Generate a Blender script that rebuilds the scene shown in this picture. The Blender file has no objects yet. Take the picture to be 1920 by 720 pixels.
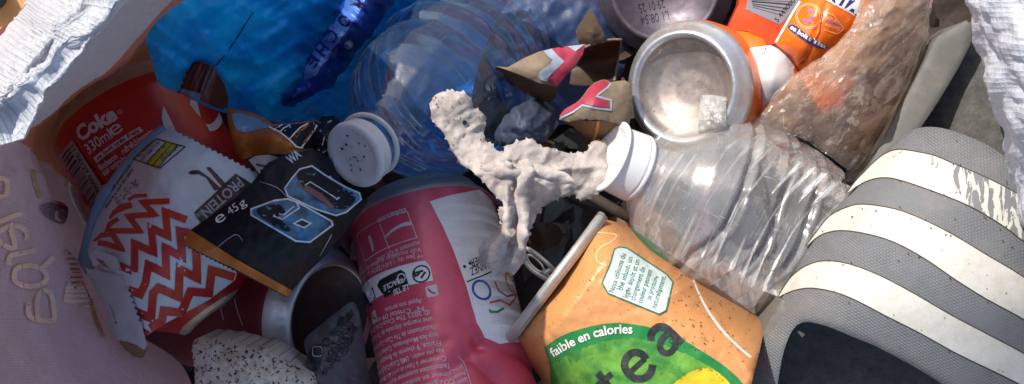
import bpy, bmesh, math, random
import numpy as np
from mathutils import Vector, Matrix, noise

# ------------------------------------------------------------------ camera, sky, sun, exposure
SC = bpy.context.scene
K = 4.4            # photograph pixels per millimetre at height 0
D = 550.0          # camera height in millimetres above height 0
F = K * D
MM = 0.001
cam_data = bpy.data.cameras.new("camera")
cam = bpy.data.objects.new("camera", cam_data)
SC.collection.objects.link(cam)
cam.location = (0, 0, D * MM)
cam_data.sensor_width = 36.0
cam_data.lens = 36.0 * F / 1920.0
cam_data.clip_start = 0.01
cam_data.clip_end = 100.0
SC.camera = cam

SUN_DIR = Vector((-0.62, 0.78, 0.0)).normalized()   # where the sun stands, seen from above
SUN_EL = math.radians(44)
world = bpy.data.worlds.new("World")
SC.world = world
world.use_nodes = True
wn = world.node_tree
for n in list(wn.nodes):
    wn.nodes.remove(n)
wo = wn.nodes.new("ShaderNodeOutputWorld")
bg = wn.nodes.new("ShaderNodeBackground")
sky = wn.nodes.new("ShaderNodeTexSky")
sky.sky_type = 'NISHITA'
sky.sun_disc = False
sky.sun_elevation = SUN_EL
sky.sun_rotation = math.atan2(SUN_DIR.x, SUN_DIR.y)
sky.air_density = 1.0
sky.dust_density = 2.0
bg.inputs['Strength'].default_value = 0.14
wn.links.new(sky.outputs[0], bg.inputs[0])
wn.links.new(bg.outputs[0], wo.inputs[0])
sun_data = bpy.data.lights.new("sun", 'SUN')
sun = bpy.data.objects.new("sun", sun_data)
SC.collection.objects.link(sun)
sun_data.energy = 4.0
sun_data.angle = math.radians(0.5)
sun_data.color = (1.0, 0.94, 0.85)
sv = Vector((SUN_DIR.x * math.cos(SUN_EL), SUN_DIR.y * math.cos(SUN_EL), math.sin(SUN_EL)))
sun.rotation_euler = sv.to_track_quat('Z', 'Y').to_euler()
sun.location = sv * 2
SC.view_settings.view_transform = 'Standard'
SC.view_settings.look = 'None'
SC.view_settings.exposure = 0.40
SC.view_settings.gamma = 1.0
SC.render.engine = 'CYCLES'
SC.cycles.use_denoising = True
SC.cycles.max_bounces = 10
SC.cycles.diffuse_bounces = 5
SC.cycles.transparent_max_bounces = 24
SC.cycles.caustics_reflective = False
SC.cycles.caustics_refractive = False

# ------------------------------------------------------------------ helpers
random.seed(7)

def P(px, py, z):
    """The point (mm) at height z that the photograph shows at pixel px, py."""
    s = (D - z) / F
    return Vector(((px - 960) * s, (360 - py) * s, z))

def lin(c):
    out = []
    for v in c[:3]:
        v /= 255.0
        out.append(v / 12.92 if v <= 0.04045 else ((v + 0.055) / 1.055) ** 2.4)
    return (*out, 1.0)

class TPS:
    """Smooth height from a few (px, py, z) points."""
    def __init__(self, pts, reg=0.0):
        self.p = np.array([(a[0], a[1]) for a in pts], float)
        z = np.array([a[2] for a in pts], float)
        n = len(pts)
        A = np.zeros((n + 3, n + 3))
        d = np.hypot(self.p[:, None, 0] - self.p[None, :, 0], self.p[:, None, 1] - self.p[None, :, 1])
        A[:n, :n] = self.k(d) + np.eye(n) * reg
        A[:n, n] = 1; A[:n, n + 1:] = self.p; A[n, :n] = 1; A[n + 1:, :n] = self.p.T
        if n < 3:
            A += np.eye(n + 3) * 1e-6
        b = np.zeros(n + 3); b[:n] = z
        self.w = np.linalg.lstsq(A, b, rcond=None)[0]
    @staticmethod
    def k(d):
        d = np.maximum(d, 1e-9)
        return d * d * np.log(d)
    def __call__(self, q):
        q = np.asarray(q, float)
        d = np.hypot(q[:, None, 0] - self.p[None, :, 0], q[:, None, 1] - self.p[None, :, 1])
        n = len(self.p)
        return self.k(d) @ self.w[:n] + self.w[n] + q @ self.w[n + 1:]

def smooth(pts, n=6, closed=True):
    """Catmull-Rom through the points."""
    out = []
    m = len(pts)
    for i in range(m if closed else m - 1):
        g = (lambda j: pts[j % m]) if closed else (lambda j: pts[max(0, min(m - 1, j))])
        p0, p1, p2, p3 = (np.array(g(i + k), float) for k in (-1, 0, 1, 2))
        for s in range(n):
            t = s / n
            out.append(tuple(0.5 * ((2 * p1) + (-p0 + p2) * t + (2 * p0 - 5 * p1 + 4 * p2 - p3) * t * t + (-p0 + 3 * p1 - 3 * p2 + p3) * t ** 3)))
    if not closed:
        out.append(tuple(map(float, pts[-1])))
    return out

def jag(pts, amp, step, seed=0, closed=True):
    """A torn edge: the outline resampled with small random steps."""
    r = random.Random(seed)
    out = []
    m = len(pts)
    for i in range(m if closed else m - 1):
        a = np.array(pts[i], float); b = np.array(pts[(i + 1) % m], float)
        L = np.hypot(*(b - a)); k = max(1, int(L / step))
        nrm = np.array((-(b - a)[1], (b - a)[0])) / max(L, 1e-6)
        for s in range(k):
            out.append(tuple(a + (b - a) * s / k + nrm * r.uniform(-amp, amp)))
    return out

def serrate(a, b, tooth, depth):
    """Points of a saw-tooth edge from a towards b."""
    a = np.array(a, float); b = np.array(b, float)
    L = np.hypot(*(b - a)); k = max(1, int(L / tooth))
    n = np.array((-(b - a)[1], (b - a)[0])) / L
    out = []
    for s in range(k):
        out.append(tuple(a + (b - a) * s / k)); out.append(tuple(a + (b - a) * (s + .5) / k + n * depth))
    return out

def inside(q, contours):
    q = np.asarray(q, float)
    r = np.zeros(len(q), bool)
    for c in contours:
        c = np.asarray(c, float)
        x0, y0 = c[:, 0], c[:, 1]
        x1, y1 = np.roll(x0, -1), np.roll(y0, -1)
        for i in range(len(c)):
            if y0[i] == y1[i]:
                continue
            cond = (y0[i] > q[:, 1]) != (y1[i] > q[:, 1])
            xi = (x1[i] - x0[i]) * (q[:, 1] - y0[i]) / (y1[i] - y0[i]) + x0[i]
            r ^= cond & (q[:, 0] < xi)
    return r

def resample(c, step):
    out = []
    m = len(c)
    for i in range(m):
        a = np.array(c[i], float); b = np.array(c[(i + 1) % m], float)
        k = max(1, int(math.ceil(np.hypot(*(b - a)) / step)))
        for s in range(k):
            out.append(tuple(a + (b - a) * s / k))
    return out

def poly(contours, step=8.0):
    """Flat shape -> (points, triangles), filled with an even net of points; inner contours are holes."""
    from mathutils.geometry import delaunay_2d_cdt
    if not isinstance(contours[0][0], (tuple, list, np.ndarray)):
        contours = [contours]
    cs = [resample(c, step) for c in contours]
    pts, edges = [], []
    for c in cs:
        o = len(pts)
        pts += c
        edges += [(o + i, o + (i + 1) % len(c)) for i in range(len(c))]
    a = np.array(pts)
    x0, y0 = a.min(0); x1, y1 = a.max(0)
    g = []
    row = 0
    y = y0 + step * .5
    while y < y1:
        x = x0 + (step * .5 if row % 2 else step)
        while x < x1:
            g.append((x, y)); x += step
        y += step * .87; row += 1
    if g:
        g = np.array(g)
        g = g[inside(g, cs)]
        if len(g):
            dmin = np.full(len(g), 1e9)
            for i in range(0, len(a), 64):
                dmin = np.minimum(dmin, np.hypot(g[:, None, 0] - a[None, i:i + 64, 0], g[:, None, 1] - a[None, i:i + 64, 1]).min(1))
            pts += [tuple(v) for v in g[dmin > step * .45]]
    v, e, f, *_ = delaunay_2d_cdt([Vector((p[0], p[1])) for p in pts], edges, [], 0, 1e-5)
    v = np.array([(p[0], p[1]) for p in v])
    f = np.array([t for t in f if len(t) == 3])
    c = v[f].mean(1)
    f = f[inside(c, cs)]
    return v, [tuple(t) for t in f]

def stroke(pts, w, closed=False, step=6.0, sm=0):
    """A line of width w (or a list of widths) as a flat strip with mitred corners."""
    if sm:
        ws0 = w
        pts2 = smooth(pts, sm, closed)
        if isinstance(w, (list, tuple)):
            w = list(np.interp(np.linspace(0, 1, len(pts2)), np.linspace(0, 1, len(pts)), ws0))
        pts = pts2
    p = [np.array(q, float) for q in pts]
    ws = w if isinstance(w, (list, tuple)) else [w] * len(p)
    if closed:
        p.append(p[0]); ws = list(ws) + [ws[0]]
    q, qw = [p[0]], [ws[0]]
    for i in range(1, len(p)):
        L = np.hypot(*(p[i] - p[i - 1])); k = max(1, int(L / step))
        for s in range(1, k + 1):
            q.append(p[i - 1] + (p[i] - p[i - 1]) * s / k); qw.append(ws[i - 1] + (ws[i] - ws[i - 1]) * s / k)
    V = []
    m = len(q)
    for i in range(m):
        a = q[i] - q[i - 1] if i else (q[1] - q[0] if not closed else q[0] - q[-2])
        b = q[i + 1] - q[i] if i < m - 1 else (q[-1] - q[-2] if not closed else q[1] - q[0])
        a = a / max(np.hypot(*a), 1e-9); b = b / max(np.hypot(*b), 1e-9)
        na, nb = np.array((-a[1], a[0])), np.array((-b[1], b[0]))
        n = na + nb
        l = np.hypot(*n)
        n = na if l < .3 else n / l
        mit = min(1.8, 1.0 / max(.35, float(n @ na)))
        V.append(q[i] + n * qw[i] * .5 * mit); V.append(q[i] - n * qw[i] * .5 * mit)
    Fc = []
    for i in range(m - 1):
        Fc += [(2 * i, 2 * i + 1, 2 * i + 3), (2 * i, 2 * i + 3, 2 * i + 2)]
    return np.array(V), Fc

def disc(c, r, n=24, ry=None, rot=0):
    ry = ry or r
    cs, sn = math.cos(rot), math.sin(rot)
    return [(c[0] + r * math.cos(t) * cs - ry * math.sin(t) * sn, c[1] + r * math.cos(t) * sn + ry * math.sin(t) * cs) for t in (2 * math.pi * i / n for i in range(n))]

def ring(c, r, w, n=32, ry=None, rot=0):
    return stroke(disc(c, r, n, ry, rot), w, True)

def roundrect(x0, y0, x1, y1, r, n=5):
    out = []
    for cx, cy, a in ((x1 - r, y1 - r, 0), (x0 + r, y1 - r, 90), (x0 + r, y0 + r, 180), (x1 - r, y0 + r, 270)):
        for i in range(n + 1):
            t = math.radians(a + 90 * i / n)
            out.append((cx + r * math.cos(t), cy + r * math.sin(t)))
    return out

_TX = {}
def glyphs(s, bold=0.0, shear=0.0):
    """Letters as a flat mesh: baseline at y=0, first letter at x=0, capital height 1."""
    key = (s, bold, shear)
    if key in _TX:
        return _TX[key]
    cu = bpy.data.curves.new("t", 'FONT')
    cu.body = s; cu.resolution_u = 3; cu.offset = bold; cu.shear = shear
    ob = bpy.data.objects.new("t", cu)
    SC.collection.objects.link(ob)
    bpy.context.view_layer.update()
    dg = bpy.context.evaluated_depsgraph_get()
    me = ob.evaluated_get(dg).to_mesh()
    bm = bmesh.new(); bm.from_mesh(me)
    bmesh.ops.triangulate(bm, faces=bm.faces[:])
    bm.verts.index_update()
    v = np.array([(a.co.x, a.co.y) for a in bm.verts]) if bm.verts else np.zeros((0, 2))
    f = [tuple(a.index for a in q.verts) for q in bm.faces]
    bm.free()
    ob.evaluated_get(dg).to_mesh_clear()
    bpy.data.objects.remove(ob); bpy.data.curves.remove(cu)
    v = v / 0.69
    if len(v):
        v[:, 0] -= v[:, 0].min()
    _TX[key] = (v, f)
    return v, f

def cut(flat, step):
    """Splits a flat mesh along a net so it can follow a curved surface."""
    v, f = flat
    if not len(v):
        return flat
    bm = bmesh.new()
    vs = [bm.verts.new((p[0], p[1], 0)) for p in v]
    for t in f:
        try:
            bm.faces.new([vs[i] for i in t])
        except ValueError:
            pass
    lo, hi = v.min(0), v.max(0)
    for ax in (0, 1):
        x = lo[ax] + step
        while x < hi[ax]:
            co = Vector((0, 0, 0)); no = Vector((0, 0, 0)); co[ax] = x; no[ax] = 1
            bmesh.ops.bisect_plane(bm, geom=bm.verts[:] + bm.edges[:] + bm.faces[:], plane_co=co, plane_no=no)
            x += step
    bmesh.ops.triangulate(bm, faces=bm.faces[:])
    bm.verts.index_update()
    v2 = np.array([(a.co.x, a.co.y) for a in bm.verts])
    f2 = [tuple(a.index for a in q.verts) for q in bm.faces]
    bm.free()
    return v2, f2

def text(s, a, b, h, bold=0.0, fit=True, shear=0.0, flip=1, arc=0.0, step=None):
    """Letters from point a towards point b, height h; flip=-1 when y grows downwards (pixels)."""
    v, f = glyphs(s, bold, shear)
    if not len(v):
        return v, f
    a = np.array(a, float); b = np.array(b, float)
    d = b - a; L = np.hypot(*d); d = d / L
    up = np.array((-d[1], d[0])) if flip > 0 else np.array((d[1], -d[0]))
    W = v[:, 0].max()
    sx = L / W if fit else h
    x = v[:, 0] * sx; y = v[:, 1] * h + arc * 4 * (v[:, 0] / W) * (1 - v[:, 0] / W)
    q = a + x[:, None] * d + y[:, None] * up
    return cut((q, f), step) if step else (q, f)

def textpx(*a, **k):
    k.setdefault('step', 6)
    return text(*a, flip=-1, **k)

class MB:
    """Collects faces of one mesh with several materials (coordinates in mm)."""
    def __init__(self):
        self.v, self.f, self.m, self.uv, self.mats = [], [], [], [], []
    def mi(self, mat):
        if mat not in self.mats:
            self.mats.append(mat)
        return self.mats.index(mat)
    def add(self, v, f, mat, uv=None):
        o = len(self.v)
        self.v += [tuple(p) for p in v]
        self.uv += [tuple(p) for p in uv] if uv is not None else [(p[0], p[1]) for p in v]
        i = self.mi(mat)
        self.f += [tuple(o + k for k in t) for t in f]
        self.m += [i] * len(f)
    def build(self, name, parent=None, flat=False):
        me = bpy.data.meshes.new(name)
        off = ORG.get(parent, (0, 0, 0)) if parent is not None else (0, 0, 0)
        me.from_pydata([((p[0] - off[0]) * MM, (p[1] - off[1]) * MM, (p[2] - off[2]) * MM) for p in self.v], [], self.f)
        for mt in self.mats:
            me.materials.append(mt)
        me.polygons.foreach_set('material_index', self.m)
        me.polygons.foreach_set('use_smooth', [not flat] * len(self.f))
        ul = me.uv_layers.new(name="uv")
        li = np.zeros(len(me.loops), int); me.loops.foreach_get('vertex_index', li)
        ul.data.foreach_set('uv', (np.array(self.uv, float)[li]).astype(np.float32).ravel())
        me.update()
        ob = bpy.data.objects.new(name, me)
        SC.collection.objects.link(ob)
        if parent is not None:
            ob.parent = parent
            ORG[ob] = off
        return ob

ORG = {}
def thing(name, label, cat, at, group=None):
    """An Empty at the thing's base (mm); its parts hang under it."""
    o = bpy.data.objects.new(name, None)
    SC.collection.objects.link(o)
    o.empty_display_size = .01
    o.location = Vector(at) * MM
    ORG[o] = tuple(at)
    o['label'] = label; o['category'] = cat
    if group:
        o['group'] = group
    return o
def tag(o, label, cat, group=None):
    o['label'] = label; o['category'] = cat
    if group:
        o['group'] = group
    return o

# ------------------------------------------------------------------ height functions with creases
def fbm(q, scale, seed, octv=3, ridged=False):
    out = np.empty(len(q))
    for i, (x, y) in enumerate(q):
        s, a, t = 1.0 / scale, 1.0, 0.0
        for o in range(octv):
            n = noise.noise(Vector((x * s + seed * 17.3, y * s - seed * 9.1, seed * 3.7 + o * 5)))
            t += a * ((1 - 2 * abs(n)) if ridged else n)
            s *= 2.03; a *= .5
        out[i] = t
    return out

def rotq(q, ang, sx, sy):
    c, s = math.cos(ang), math.sin(ang)
    q = np.asarray(q, float)
    return np.stack(((q[:, 0] * c + q[:, 1] * s) / sx, (-q[:, 0] * s + q[:, 1] * c) / sy), 1)

def edge_dist(q, outline):
    q = np.asarray(q, float)
    c = np.asarray(outline, float)
    d = np.full(len(q), 1e9)
    for i in range(len(c)):
        a, b = c[i], c[(i + 1) % len(c)]
        ab = b - a
        t = np.clip(((q - a) @ ab) / max(ab @ ab, 1e-9), 0, 1)
        d = np.minimum(d, np.hypot(*(q - (a + t[:, None] * ab)).T))
    return d

class Sheet:
    """A crumpled sheet: an outline in pixels of the photograph, a height for every point, and prints that lie on it."""
    def __init__(self, outline, zpts, mat, step=7, wr=(), curl=0, curlw=10, skirt=1.2, backmat=None, holes=(), mb=None, zf=None, extra=None, film=False):
        self.outline = outline
        self.tps = TPS(zpts) if zf is None else zf
        self.wr, self.curl, self.curlw, self.step, self.extra = wr, curl, curlw, step, extra
        self.mb = mb or MB()
        v, f = poly([outline, *holes], step)
        self.front(v, f, mat, 0)
        # rim of the sheet's thickness and its back
        cnt = {}
        for t in f:
            for i in range(3):
                e = (t[i], t[(i + 1) % 3]); k = tuple(sorted(e))
                cnt[k] = cnt.get(k, 0) + 1
        P3 = self.pos(v, 0)
        Q3 = [p + Vector((0, 0, -skirt)) for p in P3]
        o = len(v)
        skf = []
        for t in f:
            for i in range(3):
                a, b = t[i], t[(i + 1) % 3]
                if cnt[tuple(sorted((a, b)))] == 1:
                    skf.append((a, b, b + o, a + o))
        if not film:
            self.mb.add(P3 + Q3, skf, backmat or mat, uv=np.vstack((v, v)) / K)
        if skirt < 5 and not film:
            self.mb.add(Q3, [tuple(reversed(t)) for t in self.ori(P3, f)], backmat or mat, uv=v / K)
    def z(self, q):
        q = np.asarray(q, float)
        z = self.tps(q)
        for w in self.wr:
            amp, sc, seed = w[:3]
            qq = q if len(w) < 5 else rotq(q, w[4], 1, w[5])
            z = z + amp * fbm(qq, sc, seed, 3, ridged=(len(w) > 3 and w[3]))
        if self.curl:
            z = z - self.curl * np.exp(-edge_dist(q, self.outline) / self.curlw)
        if self.extra:
            z = z + self.extra(q)
        return z
    def pos(self, q, off):
        z = self.z(q) + off
        return [P(x, y, h) for (x, y), h in zip(q, z)]
    @staticmethod
    def ori(p, f):
        out = []
        for t in f:
            n = (p[t[1]] - p[t[0]]).cross(p[t[2]] - p[t[0]])
            out.append(t if n.z >= 0 else (t[0], t[2], t[1]))
        return out
    def front(self, v, f, mat, off):
        if not len(v):
            return
        p = self.pos(v, off)
        self.mb.add(p, self.ori(p, f), mat, uv=np.asarray(v) / K)
    def print(self, flat, mat, layer=1, clip=None):
        v, f = flat
        if clip is not None:
            c = np.asarray(v)[np.array(f)].mean(1)
            f = [t for t, k in zip(f, inside(c, [clip])) if k]
        self.front(v, f, mat, .22 + .13 * layer)

class Tin:
    """A round body about an axis: profile of (v, radius) along it, with dents; prints in (u, v) millimetres."""
    def __init__(self, a, d, R, usign=1, dent=None, bend=None):
        self.a = Vector(a); self.d = Vector(d).normalized(); self.R = R
        n = Vector((0, 0, D)) - (self.a + self.d * 40)
        n = (n - self.d * n.dot(self.d)).normalized()
        self.n = n
        e = self.d.cross(n) * usign
        self.e = e; self.dent = dent; self.bend = bend; self.prof = None
    def pt(self, th, v, r):
        if self.dent:
            r = max(.2, r + self.dent(th, v) * min(1, r / self.R))
        p = self.a + self.d * v + (self.e * math.sin(th) + self.n * math.cos(th)) * r
        return self.bend(p, th, v) if self.bend else p
    def body(self, mb, prof, mat, nth=96, matv=None, vstep=2.0, smoothp=False):
        pr = smooth(prof, 5, False) if smoothp else prof
        q = [pr[0]]
        for i in range(1, len(pr)):
            L = math.hypot(pr[i][0] - pr[i - 1][0], pr[i][1] - pr[i - 1][1]); k = max(1, int(L / vstep))
            for s in range(1, k + 1):
                t = s / k
                q.append((pr[i - 1][0] + (pr[i][0] - pr[i - 1][0]) * t, pr[i - 1][1] + (pr[i][1] - pr[i - 1][1]) * t))
        self.prof = q
        V, uv = [], []
        for v, r in q:
            for j in range(nth + 1):
                th = -math.pi + 2 * math.pi * j / nth
                V.append(self.pt(th, v, r)); uv.append((th * self.R, v + (r - self.R)))
        groups = {}
        for i in range(len(q) - 1):
            m = mat if matv is None else matv((q[i][0] + q[i + 1][0]) / 2, (q[i][1] + q[i + 1][1]) / 2)
            for j in range(nth):
                a = i * (nth + 1) + j
                groups.setdefault(m, []).append((a, a + 1, a + nth + 2, a + nth + 1))
        for m, f in groups.items():
            mb.add(V, f, m, uv)
        return self
    def rad(self, v):
        b = max(x[1] for x in self.prof)
        vs = [x for x in self.prof if x[1] > b * .55]
        return float(np.interp(v, [x[0] for x in vs], [x[1] for x in vs]))
    def print(self, mb, flat, mat, layer=1, step=4.0):
        v, f = cut(flat, step)
        if not len(v):
            return
        off = .1 + .09 * layer
        p = [self.pt(x / self.R, y, self.rad(y) + off) for x, y in v]
        ff = []
        for t in f:
            n = (p[t[1]] - p[t[0]]).cross(p[t[2]] - p[t[0]])
            ax = self.a + self.d * (p[t[0]] - self.a).dot(self.d)
            ff.append(t if n.dot(p[t[0]] - ax) >= 0 else (t[0], t[2], t[1]))
        mb.add(p, ff, mat, uv=v)
    def uv(self, px, py):
        """Where the photograph's pixel meets the round body, in (u, v)."""
        o = Vector((0, 0, D)); r = (P(px, py, 0) - o).normalized()
        w = o - self.a
        rp = r - self.d * r.dot(self.d); wp = w - self.d * w.dot(self.d)
        A = rp.dot(rp); B = 2 * rp.dot(wp); C = wp.dot(wp) - self.R ** 2
        disc_ = max(0, B * B - 4 * A * C)
        t = (-B - math.sqrt(disc_)) / (2 * A)
        p = o + r * t
        v = (p - self.a).dot(self.d)
        q = p - self.a - self.d * v
        return (math.atan2(q.dot(self.e), q.dot(self.n)) * self.R, v)
    def uvs(self, pts):
        return [self.uv(*p) for p in pts]

def tube(mb, pts, r, mat, n=8, closed=False, flatten=None):
    """A bent rod through points (mm)."""
    pts = [Vector(p) for p in pts]
    m = len(pts)
    V, Fc = [], []
    rr = r if isinstance(r, (list, tuple)) else [r] * m
    for i in range(m):
        a = pts[(i - 1) % m] if closed or i else pts[0]
        b = pts[(i + 1) % m] if closed or i < m - 1 else pts[-1]
        t = (b - a).normalized()
        u = t.cross(Vector((0.13, 0.21, 1))).normalized(); w = u.cross(t)
        for j in range(n):
            an = 2 * math.pi * j / n
            V.append(pts[i] + u * math.cos(an) * rr[i] + w * math.sin(an) * rr[i] * (flatten or 1))
    for i in range(m if closed else m - 1):
        for j in range(n):
            Fc.append((i * n + j, i * n + (j + 1) % n, ((i + 1) % m) * n + (j + 1) % n, ((i + 1) % m) * n + j))
    if not closed:
        Fc.append(tuple(reversed(range(n)))); Fc.append(tuple((m - 1) * n + j for j in range(n)))
    mb.add(V, Fc, mat)

def gridsheet(mb, rows, mat, nu=8, nv=8, wr=None, seed=0, matf=None):
    """A smooth cloth through a net of (px, py, z) points; returns a function (s, t) -> point."""
    A = np.array([[tuple(P(*c)) for c in r] for r in rows])
    R, C = A.shape[:2]
    def cr(a, t, ax):
        n = a.shape[ax]
        i = int(min(max(math.floor(t), 0), n - 2)); u = t - i
        g = lambda k: np.take(a, min(max(k, 0), n - 1), axis=ax)
        p0, p1, p2, p3 = g(i - 1), g(i), g(i + 1), g(i + 2)
        return 0.5 * ((2 * p1) + (-p0 + p2) * u + (2 * p0 - 5 * p1 + 4 * p2 - p3) * u * u + (-p0 + 3 * p1 - 3 * p2 + p3) * u ** 3)
    rl = np.concatenate(([0], np.cumsum(np.linalg.norm(np.diff(A, axis=0), axis=2).mean(1))))
    cl = np.concatenate(([0], np.cumsum(np.linalg.norm(np.diff(A, axis=1), axis=2).mean(0))))
    V, uv = [], []
    nr, nc = (R - 1) * nu + 1, (C - 1) * nv + 1
    for i in range(nr):
        rowc = cr(A, i / nu, 0)
        for j in range(nc):
            p = cr(rowc, j / nv, 0)
            V.append(p); uv.append((float(np.interp(j / nv, range(C), cl)), float(np.interp(i / nu, range(R), rl))))
    V = np.array(V).reshape(nr, nc, 3); UV = np.array(uv).reshape(nr, nc, 2)
    du = np.gradient(V, axis=1); dv = np.gradient(V, axis=0)
    N = np.cross(du, dv); N /= np.maximum(np.linalg.norm(N, axis=2, keepdims=True), 1e-9)
    if wr:
        V = V + N * wr(UV.reshape(-1, 2), V.reshape(-1, 3)).reshape(nr, nc, 1)
    Fc = [(i * nc + j, i * nc + j + 1, (i + 1) * nc + j + 1, (i + 1) * nc + j) for i in range(nr - 1) for j in range(nc - 1)]
    if matf is None:
        mb.add(V.reshape(-1, 3), Fc, mat, UV.reshape(-1, 2))
    else:
        gr = {}
        cen = V.reshape(-1, 3)[np.array(Fc)].mean(1)
        for f, c in zip(Fc, cen):
            gr.setdefault(matf(c, (f[0] // nc) / nu, (f[0] % nc) / nv), []).append(f)
        for m, fs in gr.items():
            mb.add(V.reshape(-1, 3), fs, m, UV.reshape(-1, 2))
    return V, UV
# ------------------------------------------------------------------ materials
def new_mat(name):
    m = bpy.data.materials.new(name)
    m.use_nodes = True
    nt = m.node_tree
    for n in list(nt.nodes):
        nt.nodes.remove(n)
    return m, nt, nt.nodes, nt.links

def coords(N, L, scale=(1, 1, 1), rot=0, uv=True):
    tc = N.new('ShaderNodeTexCoord')
    mp = N.new('ShaderNodeMapping')
    mp.inputs['Scale'].default_value = scale
    mp.inputs['Rotation'].default_value = (0, 0, rot)
    L.new(tc.outputs['UV' if uv else 'Object'], mp.inputs[0])
    return mp.outputs[0]

def noise_n(N, L, co, scale, detail=4, rough=.6, dist=0):
    n = N.new('ShaderNodeTexNoise')
    n.inputs['Scale'].default_value = scale; n.inputs['Detail'].default_value = detail
    n.inputs['Roughness'].default_value = rough; n.inputs['Distortion'].default_value = dist
    L.new(co, n.inputs['Vector'])
    return n.outputs['Fac']

def ramp(N, L, fac, a, b, lo=0.0, hi=1.0):
    r = N.new('ShaderNodeMapRange')
    r.inputs['From Min'].default_value = a; r.inputs['From Max'].default_value = b
    r.inputs['To Min'].default_value = lo; r.inputs['To Max'].default_value = hi
    L.new(fac, r.inputs['Value'])
    return r.outputs[0]

def mixc(N, L, fac, a, b):
    m = N.new('ShaderNodeMix'); m.data_type = 'RGBA'
    if isinstance(fac, (int, float)):
        m.inputs[0].default_value = fac
    else:
        L.new(fac, m.inputs[0])
    for k, c in ((6, a), (7, b)):
        if isinstance(c, tuple):
            m.inputs[k].default_value = c
        else:
            L.new(c, m.inputs[k])
    return m.outputs[2]

def math_n(N, L, op, a, b):
    m = N.new('ShaderNodeMath'); m.operation = op
    for k, c in ((0, a), (1, b)):
        if isinstance(c, (int, float)):
            m.inputs[k].default_value = c
        else:
            L.new(c, m.inputs[k])
    return m.outputs[0]

DIRT = (88, 72, 58)
def mat(name, c, rough=.45, metal=0.0, var=.18, dirt=.25, speck=.0, bump=.15, bscale=.6, trans=0.0, coat=0.0, dcol=DIRT, c2=None, c2scale=.05, spec=.5, dscale=.09, sscale=.9, obj=False, tcol=None):
    """A worn surface: slightly uneven colour, patches of dust, small dark specks, fine bumps (texture sizes in mm)."""
    m, nt, N, L = new_mat(name)
    out = N.new('ShaderNodeOutputMaterial'); b = N.new('ShaderNodeBsdfPrincipled')
    co = coords(N, L, (1000, 1000, 1000), uv=False) if obj else coords(N, L)
    col = lin(c)
    if c2 is not None:
        col = mixc(N, L, ramp(N, L, noise_n(N, L, co, c2scale, 3), .38, .62), lin(c), lin(c2))
    if var:
        dark = tuple(x * (1 - var) for x in lin(c)[:3]) + (1,)
        if c2 is None:
            col = mixc(N, L, ramp(N, L, noise_n(N, L, co, .25, 5, .7), .3, .7), dark, lin(c))
    if dirt:
        col = mixc(N, L, ramp(N, L, noise_n(N, L, co, dscale, 8, .72, .4), .46, .74, 0, dirt), col, lin(dcol))
    if speck:
        col = mixc(N, L, ramp(N, L, noise_n(N, L, co, sscale, 3, .6, .5), .70 - speck * .1, .76 - speck * .1, 0, .85), col, lin((45, 34, 26)))
    if isinstance(col, tuple):
        b.inputs['Base Color'].default_value = col
    else:
        L.new(col, b.inputs['Base Color'])
    b.inputs['Metallic'].default_value = metal
    L.new(ramp(N, L, noise_n(N, L, co, .3, 5, .7), .3, .7, max(0, rough - .1), min(1, rough + .15)), b.inputs['Roughness'])
    b.inputs['Specular IOR Level'].default_value = spec
    b.inputs['Coat Weight'].default_value = coat
    b.inputs['Coat Roughness'].default_value = .25
    if bump:
        bp = N.new('ShaderNodeBump'); bp.inputs['Strength'].default_value = bump; bp.inputs['Distance'].default_value = .0006
        L.new(noise_n(N, L, co, bscale, 6, .65), bp.inputs['Height']); L.new(bp.outputs[0], b.inputs['Normal'])
    sh = b.outputs[0]
    if trans:
        t = N.new('ShaderNodeBsdfTranslucent')
        if tcol:
            t.inputs[0].default_value = lin(tcol)
        elif isinstance(col, tuple):
            t.inputs[0].default_value = col
        else:
            L.new(col, t.inputs[0])
        mx = N.new('ShaderNodeMixShader'); mx.inputs[0].default_value = trans
        L.new(sh, mx.inputs[1]); L.new(t.outputs[0], mx.inputs[2]); sh = mx.outputs[0]
    L.new(sh, out.inputs[0])
    return m

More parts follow.
